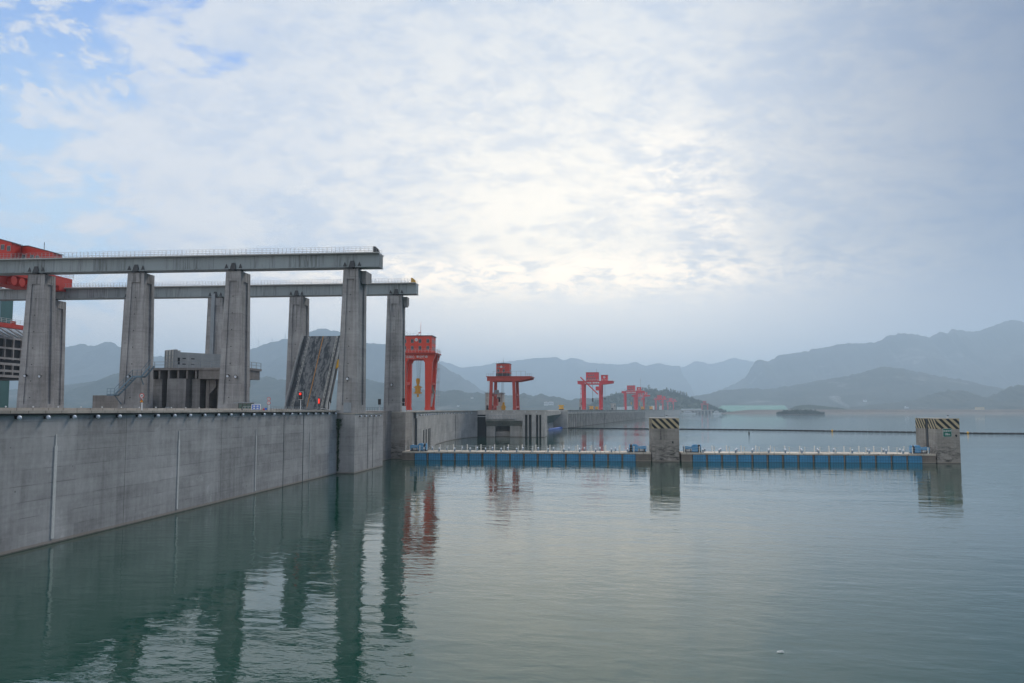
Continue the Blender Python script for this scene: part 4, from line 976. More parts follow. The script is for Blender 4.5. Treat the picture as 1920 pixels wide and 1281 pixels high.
ladder_tower(r, 5.2, 1.8, 16.5)
mb = MB(); mb.bar((4.3, -2.6, 1.2), (4.0, 2.4, 5.2), 0.7, 0.12); mb.bar((4.3, 2.4, 5.2), (4.0, -2.4, 9.0), 0.7, 0.12); mb.build('stair', 'gate', r, local=True)

# second crane, slim portal with cantilever
def portal_cantilever(px, Y, label, sc_=1.0, m='red_dull'):
    p = at(px, 768, Y); r = empty('gantry_crane', (p.x, Y, 10.3), label=label, cat='gantry crane', group='red gantry cranes along the dam')
    legs(r, m, ((-1, -4.35), (1, 4.35)), ((-1, -7.2), (1, 7.2)), 11.3, 1.15, 1.2, 1.1, 1.2, out=0.35)
    for y0 in (-7.8, 6.7): MB().prism([(-6.0, 11.3), (6.0, 11.3), (11.0, 12.25), (11.0, 12.9), (-6.0, 12.9)], y0, y0 + 1.1, 'y').build('portal_beam', m, r, local=True)
    MB().box(-6.4, 11.4, -8.0, 8.0, 12.903, 13.15).build('deck', m, r, local=True)
    MB().box(-3.0, 2.2, -3.6, 3.6, 13.4, 14.5).build('trolley', 'dark', r, local=True)
    hs = MB().box(-2.9, 2.3, -3.4, 3.6, 14.503, 18.2).build('machinery_house', m, r, local=True)
    MB().prism([(-3.1, 18.203), (2.5, 18.203), (2.5, 18.32), (-.3, 18.5), (-3.1, 18.32)], -3.6, 3.8, 'y').build('roof', 'dark', hs, local=True)
    windows(hs, (-2.1, 0.05), 14.9, 16.1, -3.4, 0.8); windows(hs, (-2.0, 0.0), 16.75, 17.2, -3.4, 0.9); side_windows(hs, (-2, 0, 2), 14.9, 16.1, 2.3, 0.7); emblem(hs, -0.95, -3.4, 17.0, 0.42)
    mb = MB(); mb.railing((-3.6, -7.9, 13.15), (9.0, -7.9, 13.15), 1.9, 1.8, 0.09, 1); mb.railing((-6.3, -7.9, 13.15), (-3.6, -7.9, 13.15), 1.0, 0.9, 0.06, 2); mb.railing((9.0, -7.9, 13.15), (11.3, -7.9, 13.15), 1.0, .9, 0.06, 2); mb.build('railing', 'grey_steel', r, local=True)
    mb = MB(); mb.box(-4.95, -4.2, -6, 6, 5.6, 6.3); mb.build('tie_beam', m, r, local=True); MB().box(4.2, 4.95, -6, 6, 5.6, 6.4).build('tie_beam', m, r, local=True)
    for x in (-4.7, 4.7): MB().box(x - .4, x + .4, -6.2, 6.2, 0.9, 1.7).build('sill_beam', m, r, local=True)
    MB().box(-3.9, -2.6, -2.2, 1.6, 1.8, 4.6).build('drive_cabin', m, r, local=True); MB().box(-3.9, -2.5, -1.2, 2.4, 6.35, 8.0).build('electrical_cabinet', 'grey_steel', r, local=True)
    mb = MB()
    for x in (-1.1, -.9, -.35): mb.cyl((x, 0, 12.9), (x, 0, 3.0), 0.05, n=5)
    mb.build('hoist_rope', 'dark', r, local=True)
    mb = MB(); mb.prism([(-1.1, 0.1), (0.3, 0.1), (0.45, 1.4), (0.0, 2.2), (0.0, 3.1), (-.7, 3.1), (-.75, 2.2), (-1.25, 1.4)], -.7, .7, 'y'); mb.build('grab', 'yellow', r, local=True)
    mb = MB(); mb.cyl((-.5, 0, 18.4), (-.5, 0, 21.0), 0.08, 0.03, 6); mb.railing((-2.8, -3.3, 18.4), (0, -3.3, 18.4), 0.9, .9, .05, 1); mb.build('antenna', 'grey_steel', r, local=True)
    ladder_tower(r, -6.2, -4.0, 9.5)
    return r
portal_cantilever(946, 336, 'slim weathered red crane with a small house on top, standing over the intake block')

def dam_crane(pxc, Y, label, lod=0, m='red_far', scale=1.0, boom=True):
    p = at(pxc, 768, Y); r = empty('gantry_crane', (p.x, Y, 10.4), R(-6), label=label, cat='gantry crane', group='red gantry cranes along the dam'); r.scale = (scale,) * 3
    legs(r, m, ((-1, -7.1), (1, 7.1)), ((-1, -5.5), (1, 5.5)), 20.6, 2.3, 1.7, 2.0, 1.6, out=-0.2)
    for y0 in (-6.4, 4.4): MB().prism([(-11.3, 20.9), (-8.5, 20.6), (9.5, 20.6), (17, 21.6), (17, 23.0), (-11.3, 23.0)], y0, y0 + 1.9, 'y').build('portal_beam', m, r, local=True)
    MB().box(-11.6, 17.3, -6.8, 6.8, 23.003, 23.4).build('deck', m, r, local=True)
    h1 = MB().box(-4.6, 5.1, -5, 5, 23.6, 30.2).build('machinery_house', m, r, local=True)
    MB().box(-4.9, 5.4, -5.3, 5.3, 30.203, 30.45).build('roof', 'red_dull', h1, local=True)
    h2 = MB().box(7.4, 12.6, -3, 3, 23.403, 28.0).build('hoist_house', m, r, local=True); MB().box(7.1, 12.9, -3.3, 3.3, 28.003, 28.3).build('roof', 'red_dull', h2, local=True)
    MB().box(3.6, 8.3, -9.0, -6.603, 15.6, 18.8).build('control_cabin', m, r, local=True)
    for x in (-7.1, 7.1): MB().box(x - .6, x + .6, -5, 5, 10.8, 12.0).build('tie_beam', m, r, local=True); MB().box(x - .7, x + .7, -5.5, 5.5, 0.9, 2.2).build('sill_beam', m, r, local=True)
    if lod < 2:
        windows(h1, (-3.2, -1.3, .6, 2.5), 24.6, 26.2, -5, 1.0); windows(h1, (-2.2, -.4, 1.4), 27.2, 28.6, -5, 1.0)
        emblem(h2, 10.0, -3.0, 26.4, 0.9)
        mb = MB(); mb.railing((-11.5, -6.7, 23.4), (17.2, -6.7, 23.4), 1.2, 2.0, 0.12, 2); mb.build('railing', 'rail', r, local=True)
        mb = MB(); [mb.box(x, x + 1.05, -6.5, -6.42, 21.3, 22.4) for x in (-5.4, -4.0, -2.6, -1.2, 1.0, 2.4, 3.8, 5.2)]
        mb.build('lettering', 'white', r, local=True)
    mb = MB(); mb.cyl((3.5, 0, 30.4), (3.5, 0, 33.5), 0.15, 0.08, 6); mb.build('antenna', 'grey_steel', r, local=True)
    if boom:
        mb = MB(); mb.bar((-8.8, -7.6, 26.4), (5.2, -7.6, 12.6), 0.9, 0.9); mb.build('folded_jib', m, r, local=True)
    mb = MB(); mb.cyl((0.2, 0, 20.8), (0.2, 0, 9.0), 0.22, n=6); mb.cyl((10.2, 0, 21), (10.2, 0, 9.2), 0.12, n=6); mb.build('hoist_rope', 'grey_steel', r, local=True)
    mb = MB(); mb.box(-.4, .8, -.6, .6, 6.6, 9.6); mb.prism([(9.7, 9.4), (10.7, 9.4), (10.2, 7.2)], -.4, .4, 'y'); mb.build('hook_block', 'dark' if lod == 0 else 'yellow', r, local=True)
    mb = MB()
    for z in (5, 9, 13, 17): mb.box(-9.2, -8.0, -6.4, -4.4, z, z + .25); mb.box(8.2, 9.2, -6.4, -4.4, z, z + .25)
    mb.bar((-8.9, -5.4, 1.5), (-8.9, -5.4, 20), 0.2); mb.bar((8.9, -5.4, 1.5), (8.9, -5.4, 20), .2); mb.build('ladder', m, r, local=True)
    return r
dam_crane(1111, 700, 'tall red crane with two rooftop houses and a slanting jib across its legs')
c1 = dam_crane(1183.5, 1083, 'red crane with a large square house, front one of the overlapping pair', 1, boom=False)
dam_crane(1199, 1375, 'red crane half hidden behind its larger neighbour, yellow hook at its right end', 1)
dam_crane(1236.5, 1800, 'small distant pinkish red crane left of the two before the wooded hill', 2)
dam_crane(1257.5, 2250, 'small distant pinkish red crane right of the two before the wooded hill', 2, boom=False)
r = empty('gantry_crane', (tuple(at(1321.5, 768, 2240))[0], 2240, 10.6), label='pale brownish red crane alone on the far jetty beyond the dam', cat='gantry crane', group='red gantry cranes along the dam')
legs(r, 'red_dull', ((-1, -7.0), (1, 7.0)), ((-1, -4), (1, 4)), 13.0, 2.2, 2.4, 2, 2)
MB().box(-9.5, 9.5, -5, 5, 13.003, 16).build('portal_beam', 'red_dull', r, local=True); hs = MB().box(-4, 3.6, -4, 4, 17, 22.5).build('machinery_house', 'red_dull', r, local=True)
MB().box(-3.5, 3, -3, 3, 16.003, 16.997).build('trolley', 'dark', r, local=True); windows(hs, (-2, 1.5), 18.5, 20.5, -4, 1.4)
MB().box(5.0, 8.6, -4.6, -2, 5, 10).build('control_cabin', 'red_dull', r, local=True)

# mast behind the pair
o = MB(); p = at(1201.5, 768, 1150); o.cyl((p.x, 1150, 10.4), (p.x, 1150, 52), 0.35, 0.12, 6); o.bar((p.x - 1.2, 1150, 50), (p.x + 1.2, 1150, 50), .15); o.box(p.x - .8, p.x + .8, 1149.2, 1150.8, 10.4, 11.2)
tag(o.build('antenna_mast', 'grey_steel'), 'thin grey mast rising above the overlapping pair of cranes', 'mast')

# grey tower houses and yellow machines on the dam
def deck_house(px0, px1, py, Y, label, m='pale_building', band=True, d=8):
    a, b_ = at(px0, 768, Y), at(px1, 768, Y); h = at(px0, py, Y).z
    r = empty('dam_building', ((a.x + b_.x) / 2, Y, 10.2), label=label, cat='building')
    w_ = MB().box(a.x, b_.x, Y, Y + d, 10.2, h).build('wall', m, r)
    t = (b_.x - a.x) * 0.03 + .1
    MB().box(a.x - t, b_.x + t, Y - t, Y + d + t, h + 0.003, h + (h - 10.2) * 0.05).build('roof', 'grey_steel', r)
    if band:
        hh = h - 10.2; MB().box(a.x + (b_.x - a.x) * .06, a.x + (b_.x - a.x) * .45, Y - 0.06, Y - 0.003, 10.2 + hh * .04, 10.2 + hh * .30).build('window', 'glass', r)
        MB().box(b_.x - (b_.x - a.x) * .3, b_.x - (b_.x - a.x) * .12, Y - 0.06, Y - 0.003, 10.2 + hh * .5, 10.2 + hh * .78).build('window', 'dark', r)
    return r
deck_house(910, 942, 738, 350, 'plain grey tower house behind the slim red crane', 'dam')
deck_house(1086, 1092, 750, 760, 'narrow grey tower seen behind the left legs of the slanting-jib crane', 'dam')
deck_house(1145.5, 1155, 756.5, 1050, 'grey tower house with a pale emblem between the slanting-jib crane and the pair', 'dam')
deck_house(1221, 1227, 761, 1500, 'small pale building between the crane pair and the pinkish cranes', 'pale_building', False)
deck_house(1236.5, 1241, 761, 1900, 'small pale building between the legs of the pinkish crane', 'pale_building', False)
deck_house(1157, 1172, 763, 1900, 'long low white building behind the crane pair, left one', 'pale_building', False, 20)
deck_house(1176, 1185, 762, 2000, 'low white building behind the crane pair, right one', 'pale_building', False, 20)
deck_house(1832, 1846, 763.2, 2500, 'cream building alone on the far right shore', 'shore_building', False, 14)
def dam_item(px, Y, s_, label):
    p = at(px, 768, Y); r = empty('trash_rake', (p.x, Y, 10.3), label=label, cat='yellow machine', group='yellow lifting gear parked along the dam'); r.scale = (s_,) * 3
    mb = MB(); mb.box(-1.3, 1.3, -.5, .5, 0.5, 1.0); mb.box(-1.0, -0.7, -.5, .5, 1.0, 2.4); mb.box(0.7, 1.0, -.5, .5, 1.0, 2.4); mb.box(-1.5, 1.3, -.6, .6, 2.0, 2.5)
    mb.build('frame', 'yellow_far', r, local=True); mb = MB(); mb.box(-.65, .65, -.3, .3, 1.1, 1.9); mb.cyl((-.3, -.6, .75), (-.3, .6, .75), .3); mb.build('jaw', 'yellow_far', r, local=True)
    MB().box(-1.1, 1.1, -.4, .4, 0, .497).build('base', 'dark', r, local=True)
dam_item(1052.5, 488, 1.15, 'yellow lifting frame standing on the end pier of the dam')
dam_item(1109, 700, 1.3, 'yellow lifting frame under the slanting-jib crane, left one'); dam_item(1119, 720, 1.15, 'yellow lifting frame under the slanting-jib crane, right one')
dam_item(1205, 1100, 1.7, 'yellow lifting frame right of the front crane of the pair'); dam_item(1221, 1380, 2.2, 'yellow lifting frame at the right foot of the rear crane of the pair')

# far jetty
r = empty('jetty', (260, 2240, 0), label='long low pale jetty beyond the end of the dam', cat='jetty')
a, b_ = at(1278, 770, 2240).x, at(1338, 770, 2240).x
MB().box(a, b_, 2236, 2262, 7.6, 10.6).build('deck', 'dam', r)
MB().box(a, a + 50, 2236, 2262, 10.603, 13.2).build('parapet', 'pale_building', r)
for i in range(9):
    x = a + 6 + i * (b_ - a - 12) / 8; MB().box(x - 2, x + 2, 2237, 2260, -3, 7.597).build('column', 'dam', r)
MB().box(a + 10, b_ - 6, 2250, 2256, 0.5, 7.59).build('dark_back', 'pier', r)
# boats beside it
def boat(px, Y, L, label):
    p = at(px, 775, Y); r = empty('boat', (p.x, Y, 0), label=label, cat='boat', group='pale boats near the far jetty')
    MB().prism([(-L / 2, 0.0), (-L / 2 - 2, 3.0), (L / 2 + 4, 3.4), (L / 2, 0.0)], -4, 4, 'y').build('hull', 'pale_building', r, local=True)
    cb_ = MB().box(-L * .35, L * .25, -3, 3, 3.403, 6.6).build('cabin', 'white', r, local=True)
    MB().box(-L * .3, L * .2, -3.1, -3.003, 4.4, 5.6).build('window', 'glass', cb_, local=True)
    MB().box(-L * .2, L * .1, -2.5, 2.5, 6.603, 8.2).build('bridge', 'white', r, local=True)
boat(1272, 2100, 20, 'white boat moored left of the far jetty'); boat(1291, 2060, 30, 'larger pale boat in front of the far jetty'); boat(1344, 2150, 18, 'white boat at the right end of the far jetty')

# ------------------------------------------------------------------ dolphins
def dolphin(x0, x1, label, sign=False, notch=(178.6, 179.8)):
    r = empty('mooring_dolphin', ((x0 + x1) / 2, 180, 0), label=label, cat='concrete pier', group='striped concrete piers in the water')
    y0, y1 = 176.0, 187.0 if sign else 185.5
    def poly(o): return [(x0 - o, y0 - o), (x1 + o, y0 - o), (x1 + o, y1 + o), (x0 - o, y1 + o), (x0 - o, notch[1] + .0), (x0 + 0.7, notch[1]), (x0 + 0.7, notch[0]), (x0 - o, notch[0])]
    MB().prism(poly(0), -4, 8.72).build('body', 'dolphin', r)
    MB().prism(poly(0.012), 6.72, 8.70).build('hazard_band', 'hazard', r)
    MB().prism([(x0 - .03, y0 - .03), (x1 + .03, y0 - .03), (x1 + .03, y1 + .03), (x0 - .03, y1 + .03)], 8.723, 8.83).build('cap', 'coping', r)
    MB().box(x0 + .02, x0 + .2, notch[0] + .3, notch[1] - .3, -1, 8.7).build('guide_rail', 'dark', r)
    xm = x0 + (x1 - x0) * .55
    l_ = MB(); l_.box(xm - .12, xm + .12, y0 + .3, y0 + .55, 8.833, 8.95); l_.cyl((xm, y0 + .42, 8.95), (xm, y0 + .42, 9.25), .16, .13, 10); l_ = l_.build('beacon', 'white', r)
    MB().cyl((xm + .05, y0 + .42, 9.253), (xm + .05, y0 + .42, 9.4), .17, n=10).build('lamp_cap', 'dark', l_)
    xq, zq = (x1 - 0.72, 5.5) if sign else (x0 + (x1 - x0) * .76, 4.0)
    mb = MB(); mb.cyl((xq, y0 + .1, zq), (xq, y0 - .16, zq), .17, n=10); mb.box(xq - .05, xq + .14, y0 - .14, y0 + .05, zq - .28, zq); mb.build('mooring_ring', 'black', r)
    return r
d1 = dolphin(10.95, 16.4, 'concrete pier with black and tan stripes between the two pontoons')
d2 = dolphin(66.25, 70.6, 'striped concrete pier at right carrying a small green sign', True, (180.2, 181.7))
for x, z0, z1, w_ in ((12.75, 4.6, 6.7, 0.16), (13.4, 4.6, 6.6, 0.06)):
    mb = MB(); random.seed(int(x * 10)); z = z1
    while z > z0:
        h = random.uniform(.15, .5); ww = w_ * random.uniform(.5, 1.1); mb.tbox(x - ww / 2, x + ww / 2, 175.985, 176.02, z - h, x - w_ / 2, x + w_ / 2, 175.985, 176.02, z); z -= h + random.uniform(0, .12)
    mb.build('tar_stain', 'black', d1)
r = empty('depth_sign', (68.25, 175.97, 5.2), label='small green sign reading 18m on the right striped pier', cat='sign')
MB().box(-0.82, 0.82, -.05, 0, 0, 1.62).build('rim', 'pale_building', r, local=True); pn = MB().box(-0.77, 0.77, -.07, -.053, .05, 1.57).build('panel', 'green_sign', r, local=True)
text('lettering', '航道净宽', 0.40, 'white', pn, (0, -.075, 1.12), ext=0.004, sx=.92); text('lettering', '18m', 0.62, 'white', pn, (0, -.075, .5), ext=0.004)

# ------------------------------------------------------------------ pontoons
def post_mb(h): return MB().cyl((0, 0, 0), (0, 0, h), 0.10, n=8)
def pontoon(x0, x1, f0, nf, sp, label):
    r = empty('floating_pontoon', ((x0 + x1) / 2, 179, 0), label=label, cat='pontoon', group='blue pontoons between the striped piers')
    ox, oy = r.location[0], r.location[1]
    MB().box(x0, x1, 176.1, 182.6, 1.52, 1.84).build('deck', 'pontoon', r)
    MB().box(x0 + .1, x1 - .1, 176.75, 182.2, -.5, 1.517).build('hull_beam', 'pontoon_dark', r)
    for a, b_ in ((x0, f0 - .25), (f0 + sp * nf - .2, x1)): MB().box(a, b_, 176.15, 176.747, -.4, 1.517).build('end_block', 'pontoon_dark', r)
    fb = None
    for i in range(nf):
        xa = f0 + i * sp
        if fb is None:
            mb = MB(); mb.tbox(xa, xa + sp * .86, 176.12, 176.74, -.3, xa, xa + sp * .86, 176.12, 176.74, 1.33); mb.box(xa + .12, xa + sp * .86 - .12, 176.2, 176.7, 1.333, 1.46); fb = mb.build('float_block', 'float', r)
        else:
            q = fb.copy(); col.objects.link(q); q.parent = r; q.location = (i * sp, 0, 0)
    mb = MB()
    for i in range(nf + 1):
        xa = f0 + i * sp - sp * .14; mb.box(xa + .06, xa + sp * .1, 176.2, 176.745, -.4, 1.517)
    mb.build('cross_frame', 'pontoon_dark', r)
    n = int((x1 - x0 - 1.2) / 2.95); fp = bpy_p = None; tops = {0: [], 1: []}
    random.seed(int(x0 * 7) + 100)
    for row, y in ((0, 176.45), (1, 182.1)):
        for i in range(n + 1):
            x = x0 + .7 + i * 2.95 + (0.0 if row == 0 else 0.3); h = 1.28
            if fp is None: fp = post_mb(h).build('railing_post', 'post', r, local=True); q = fp
            else: q = fp.copy(); col.objects.link(q); q.parent = r
            q.location = (x - ox, y - oy, 1.84); q.rotation_euler = (random.uniform(-.03, .03), random.uniform(-.04, .04), 0)
            tops[row].append((x, y))
    for row, zz_ in ((0, 2.98), (0, 2.5), (1, 2.98), (1, 2.5)):
        mb = MB()
        for (xa, ya), (xb, yb) in zip(tops[row], tops[row][1:]):
            for _ in (1,):
                pv = None
                for k in range(7):
                    t = k / 6; q = (xa + (xb - xa) * t, ya, zz_ - .22 * 4 * t * (1 - t) * .8)
                    if pv: mb.bar(pv, q, 0.03)
                    pv = q
        mb.build('chain', 'rail', r)
    lb = lg_ = None
    for row, y in ((0, 177.1), (1, 181.6)):
        for i in range(int((x1 - x0 - 4) / 3.25)):
            x = x0 + 4.4 + i * 3.25 + (0.9 if row else 0)
            if x > x1 - 4: continue
            if lb is None:
                lb = MB().tbox(-.14, .14, -.14, .14, 0, -.17, .17, -.17, .17, .5).build('bollard_lamp', 'lamp_body', r, local=True)
                lg_ = MB().sph((0, 0, .64), .18, 10, 7).build('globe', 'globe', lb, local=True, smooth=True); q = lb
            else:
                q = lb.copy(); col.objects.link(q); q.parent = r; q2 = lg_.copy(); col.objects.link(q2); q2.parent = q
            q.location = (x - ox, y - oy, 1.843)
    # bits of planking
    mb = MB()
    for i in range(14):
        x = x0 + 4 + random.random() * (x1 - x0 - 8); y = random.uniform(177.6, 181); mb.box(x, x + random.uniform(.5, 1.8), y, y + .3, 1.843, 1.9 + random.random() * .06)
    mb.build('planking', 'pontoon', r)
    return r
pontoon(-40.6, 10.75, -37.9, 16, 2.87, 'left blue-floated pontoon from the rear pier base to the first striped pier')
pontoon(16.8, 66.0, 19.1, 15, 2.98, 'right blue-floated pontoon between the two striped piers')

def winch(x, y, flip, label, open_=False):
    r = empty('winch', (x, y, 1.845), label=label, cat='winch', group='blue winches on the pontoon ends'); r.scale = (flip, 1, 1)
    mb = MB(); mb.box(-1.75, 1.85, -.55, .55, 0, .16); mb.build('bed_frame', 'dark', r, local=True)
    mb = MB(); mb.prism([(-1.0, .163), (.2, .163), (.2, 1.35), (-.1, 1.62), (-.75, 1.62), (-1.0, 1.35)], -.5, .5, 'y'); mb.build('gear_case', 'blue_light', r, local=True)
    mb = MB(); mb.prism([(.203, .75), (1.9, .62), (1.9, 1.2), (1.5, 1.28), (.203, 1.15)], -.4, .4, 'y'); mb.build('brake_beam', 'blue_light', r, local=True)
    mb = MB(); mb.cyl((-1.45, 0, .85), (-1.01, 0, .85), .72, n=18); mb.build('drum', 'black', r, local=True)
    mb = MB(); mb.cyl((-1.58, 0, .85), (-1.46, 0, .85), .80, n=18); mb.build('drum_flange', 'blue_light', r, local=True)
    mb = MB(); mb.cyl((.3, 0, .42), (1.35, 0, .42), .23, n=12); mb.box(.6, .9, -.3, -.05, .2, .6); mb.build('motor', 'white', r, local=True)
    mb = MB(); mb.box(1.36, 1.65, -.3, .3, .163, .6); mb.box(.42, .52, -.32, -.25, .163, .7); mb.build('brake', 'dark', r, local=True)
    mb = MB(); mb.box(1.66, 1.85, -.35, .35, .163, .617); mb.build('bearing_stand', 'blue_light', r, local=True)
winch(-37.4, 178.2, -1, 'blue winch at the left end of the left pontoon, beside the rear pier base')
winch(8.0, 178.2, 1, 'blue winch at the right end of the left pontoon, beside the first striped pier')
winch(19.3, 178.2, -1, 'blue winch at the left end of the right pontoon, beside the first striped pier')
winch(63.6, 178.2, 1, 'blue winch at the right end of the right pontoon, beside the green-signed pier')

# ------------------------------------------------------------------ floating booms
def boom(pts, step, rad, m, label, name='floating_boom', rope=True, ln=0.8):
    r = empty(name, (pts[0][0], pts[0][1], 0), label=label, cat='boom')
    P_ = []; proto = None; d = 0
    L = [math.hypot(b_[0] - a[0], b_[1] - a[1]) for a, b_ in zip(pts, pts[1:])]; tot = sum(L); n = min(100, int(tot / step)); step = tot / n
    if rope:
        mb = MB()
        for a, b_ in zip(pts, pts[1:]): mb.bar((a[0], a[1], .12), (b_[0], b_[1], .12), rad * .9, rad * 1.1)
        mb.build('rope', m, r)
    for i in range(n):
        s = (i + .5) * step; k = 0
        while s > L[k]: s -= L[k]; k += 1
        a, b_ = pts[k], pts[k + 1]; x = a[0] + (b_[0] - a[0]) * s / L[k]; y = a[1] + (b_[1] - a[1]) * s / L[k]; an = math.atan2(b_[1] - a[1], b_[0] - a[0])
        if proto is None:
            proto = MB().cyl((-step * ln / 2, 0, 0), (step * ln / 2, 0, 0), rad, n=8).build('float', m, r, local=True); q = proto
        else: q = proto.copy(); col.objects.link(q); q.parent = r
        q.location = (x - r.location[0], y - r.location[1], .12); q.rotation_euler = (0, 0, an)
    return r
random.seed(2)
bp_ = [(-16.8, 489), (0, 481), (20, 473), (44, 466), (62, 461.5), (78, 456), (95, 446), (113.7, 431.7), (130, 422), (147.8, 413), (163, 399.5), (175, 396), (184, 394.5), (205, 398), (240, 404)]
boom(bp_, 2.6, 0.42, 'black', 'thin dark string of floats stretched across the water behind the striped piers')
boom([(-26.0, 436), (-23.5, 460), (-20.5, 488), (-17.6, 512)], 2.4, 0.85, 'blue_boom', 'short bright blue floating barrier beside the ribbed dam', ln=.9)
for x, y, lab in ((113.7, 431.2, 'small orange buoy on the dark boom between the striped piers'), (163.5, 398.9, 'small orange buoy on the dark boom right of the green-signed pier')):
    mb = MB(); mb.sph((x, y, .4), .48, 10, 8); mb.cyl((x, y, .7), (x, y, 1.1), .06, n=6); tag(mb.build('marker_buoy', 'yellow_far', smooth=True), lab, 'buoy', 'orange buoys on the boom')
p = at(1404.5, 812.5, 381); mb = MB(); mb.cyl((p.x, 381, -.3), (p.x, 381, 1.0), .38, .25, 10); mb.cyl((p.x, 381, 1.0), (p.x, 381, 1.9), .12, .05, 6); tag(mb.build('marker_buoy', 'black'), 'lone dark upright buoy in front of the boom', 'buoy')
mb = MB(); mb.prism([(7.66, 38.94), (7.75, 38.88), (7.95, 38.93), (7.97, 39.0), (7.85, 39.06), (7.7, 39.03)], .0, .03); mb.prism([(7.7, 38.95), (7.85, 38.9), (7.95, 39.0)], .04, .07)
tag(mb.build('floating_litter', 'litter'), 'small white scrap floating on the open water at lower right', 'litter')

# ------------------------------------------------------------------ trees, bushes, far details
def clumps(mb, c0, rx, ry, rz_, n, s_):
    for _ in range(n):
        while True:
            q = Vector((random.uniform(-1, 1), random.uniform(-1, 1), random.uniform(-1, 1)))
            if q.length < 1: break
        p = Vector((c0[0] + q.x * rx, c0[1] + q.y * ry, c0[2] + q.z * rz_)); a = Vector((random.gauss(0, 1), random.gauss(0, 1), random.gauss(0, 1))).normalized(); b2 = a.orthogonal().normalized(); c2 = a.cross(b2)
        k = s_ * random.uniform(.5, 1.2)
        mb.add([p + a * k, p + b2 * k, p - a * k * .6, p - b2 * k * .8, p + c2 * k * .7], [(0, 1, 4), (1, 2, 4), (2, 3, 4), (3, 0, 4), (0, 3, 2, 1)])
random.seed(11)
# wood covering the dam-end hill
def hill_top(px, sk):
    for (a, b_) in zip(sk, sk[1:]):
        if a[0] <= px <= b_[0]: return a[1] + (b_[1] - a[1]) * (px - a[0]) / (b_[0] - a[0])
    return sk[-1][1]
HS = [(1085, 768), (1110, 758), (1134, 746), (1157, 738), (1188, 733), (1215, 730), (1243, 733), (1274, 739), (1290, 745), (1305, 752), (1318, 756), (1329, 763), (1342, 769)]
mb = MB()
for _ in range(900):
    px = random.uniform(1100, 1338); t = random.random() ** .6
    top = at(px, hill_top(px, HS), 2800); Y = 2800 - 400 * (1 - t); z = max(0, top.z) * t ** 1.15 * (1 - .16 * (1 - t))
    h = random.uniform(5, 10); clumps(mb, (top.x, Y, z + h * .4), h * .6, h * .6, h * .6, 9, h * .35)
tag(mb.build('woodland', 'leafs', origin=(0, 0, 0)), 'dense dark wood covering the hill behind the far cranes', 'woodland', kind='stuff')
def tree(px, py_top, Y, base_py, label, m='leafs', slim=.32, name='tree'):
    t = at(px, py_top, Y); b_ = at(px, base_py, Y); H = t.z - b_.z; r = empty(name, (t.x, Y, b_.z), label=label, cat='tree', group='single trees on the dam-end hill crest')
    mb = MB(); mb.cyl((0, 0, -2), (0, 0, H * .8), H * .03, H * .01, 6)
    for k in range(5): a = random.uniform(0, 6.28); z = H * random.uniform(.3, .7); mb.cyl((0, 0, z), (math.cos(a) * H * .2, math.sin(a) * H * .2, z + H * .15), H * .012, H * .004, 4)
    mb.build('trunk', 'bark', r, local=True)
    mb = MB()
    for k in range(6):
        z = H * (.35 + .6 * k / 5); rr = H * slim * (1.1 - .7 * k / 5) * random.uniform(.7, 1.2); clumps(mb, (random.uniform(-.1, .1) * H, random.uniform(-.1, .1) * H, z), rr, rr, H * .12, 22, H * .06)
    mb.build('crown', m, r, local=True)
tree(1216, 722, 2790, 732, 'tall dark conical tree on the hill crest right of the crane pair')
tree(1250, 727, 2790, 736, 'dark leaning tree on the hill crest above the pinkish crane'); tree(1257, 729, 2790, 737, 'feathery dark tree beside the leaning tree on the crest')
for i, px in enumerate((1266, 1270.5, 1275, 1279, 1283, 1287)): tree(px, 731.5 + i * .9 + random.uniform(-.8, .8), 2780, 743 + i * .8, 'pale slender tree on the hill crest, ' + ORD[i] + ' of the pale row from the left', 'pale_leafs', .16)
tree(1297, 744, 2790, 752, 'round dark tree on the right shoulder of the hill', slim=.42); tree(1304, 749, 2790, 757, 'lower round dark tree at the right foot of the hill', slim=.42)

# island
r = empty('island', (tuple(at(1501, 777, 1985))[0], 1985, 0), label='low island covered with dark bushes off the far shore', cat='island')
a, b_ = at(1455, 777, 1985).x, at(1547, 777, 1985).x; xc = (a + b_) / 2; w2 = (b_ - a) / 2
mb = MB(); n = 40
mb.add([(xc + math.cos(6.283 * i / n) * w2, 1985 + math.sin(6.283 * i / n) * 14, -.5) for i in range(n)] + [(xc + math.cos(6.283 * i / n) * w2 * .9, 1985 + math.sin(6.283 * i / n) * 9, 1.2) for i in range(n)],
       [(i, (i + 1) % n, n + (i + 1) % n, n + i) for i in range(n)] + [tuple(range(n, 2 * n))]); mb.build('ground', 'soil', r)
mb = MB()
for i in range(300):
    u = random.uniform(-1, 1); h = (4.5 + 4.5 * (1 - u * u)) * random.uniform(.6, 1.1); clumps(mb, (xc + u * w2 * .97, 1985 + random.uniform(-9, 9) * (1 - u * u), h * .6), h * .55, h * .55, h * .55, 12, h * .32)
for px in (1470, 1512, 1520, 1528): 
    q = at(px, 771, 1985); clumps(mb, (q.x, 1985, 8.5), 2.6, 2.6, 3.2, 30, 1.2)
o = mb.build('bushes', 'leafs', r); o['kind'] = 'stuff'
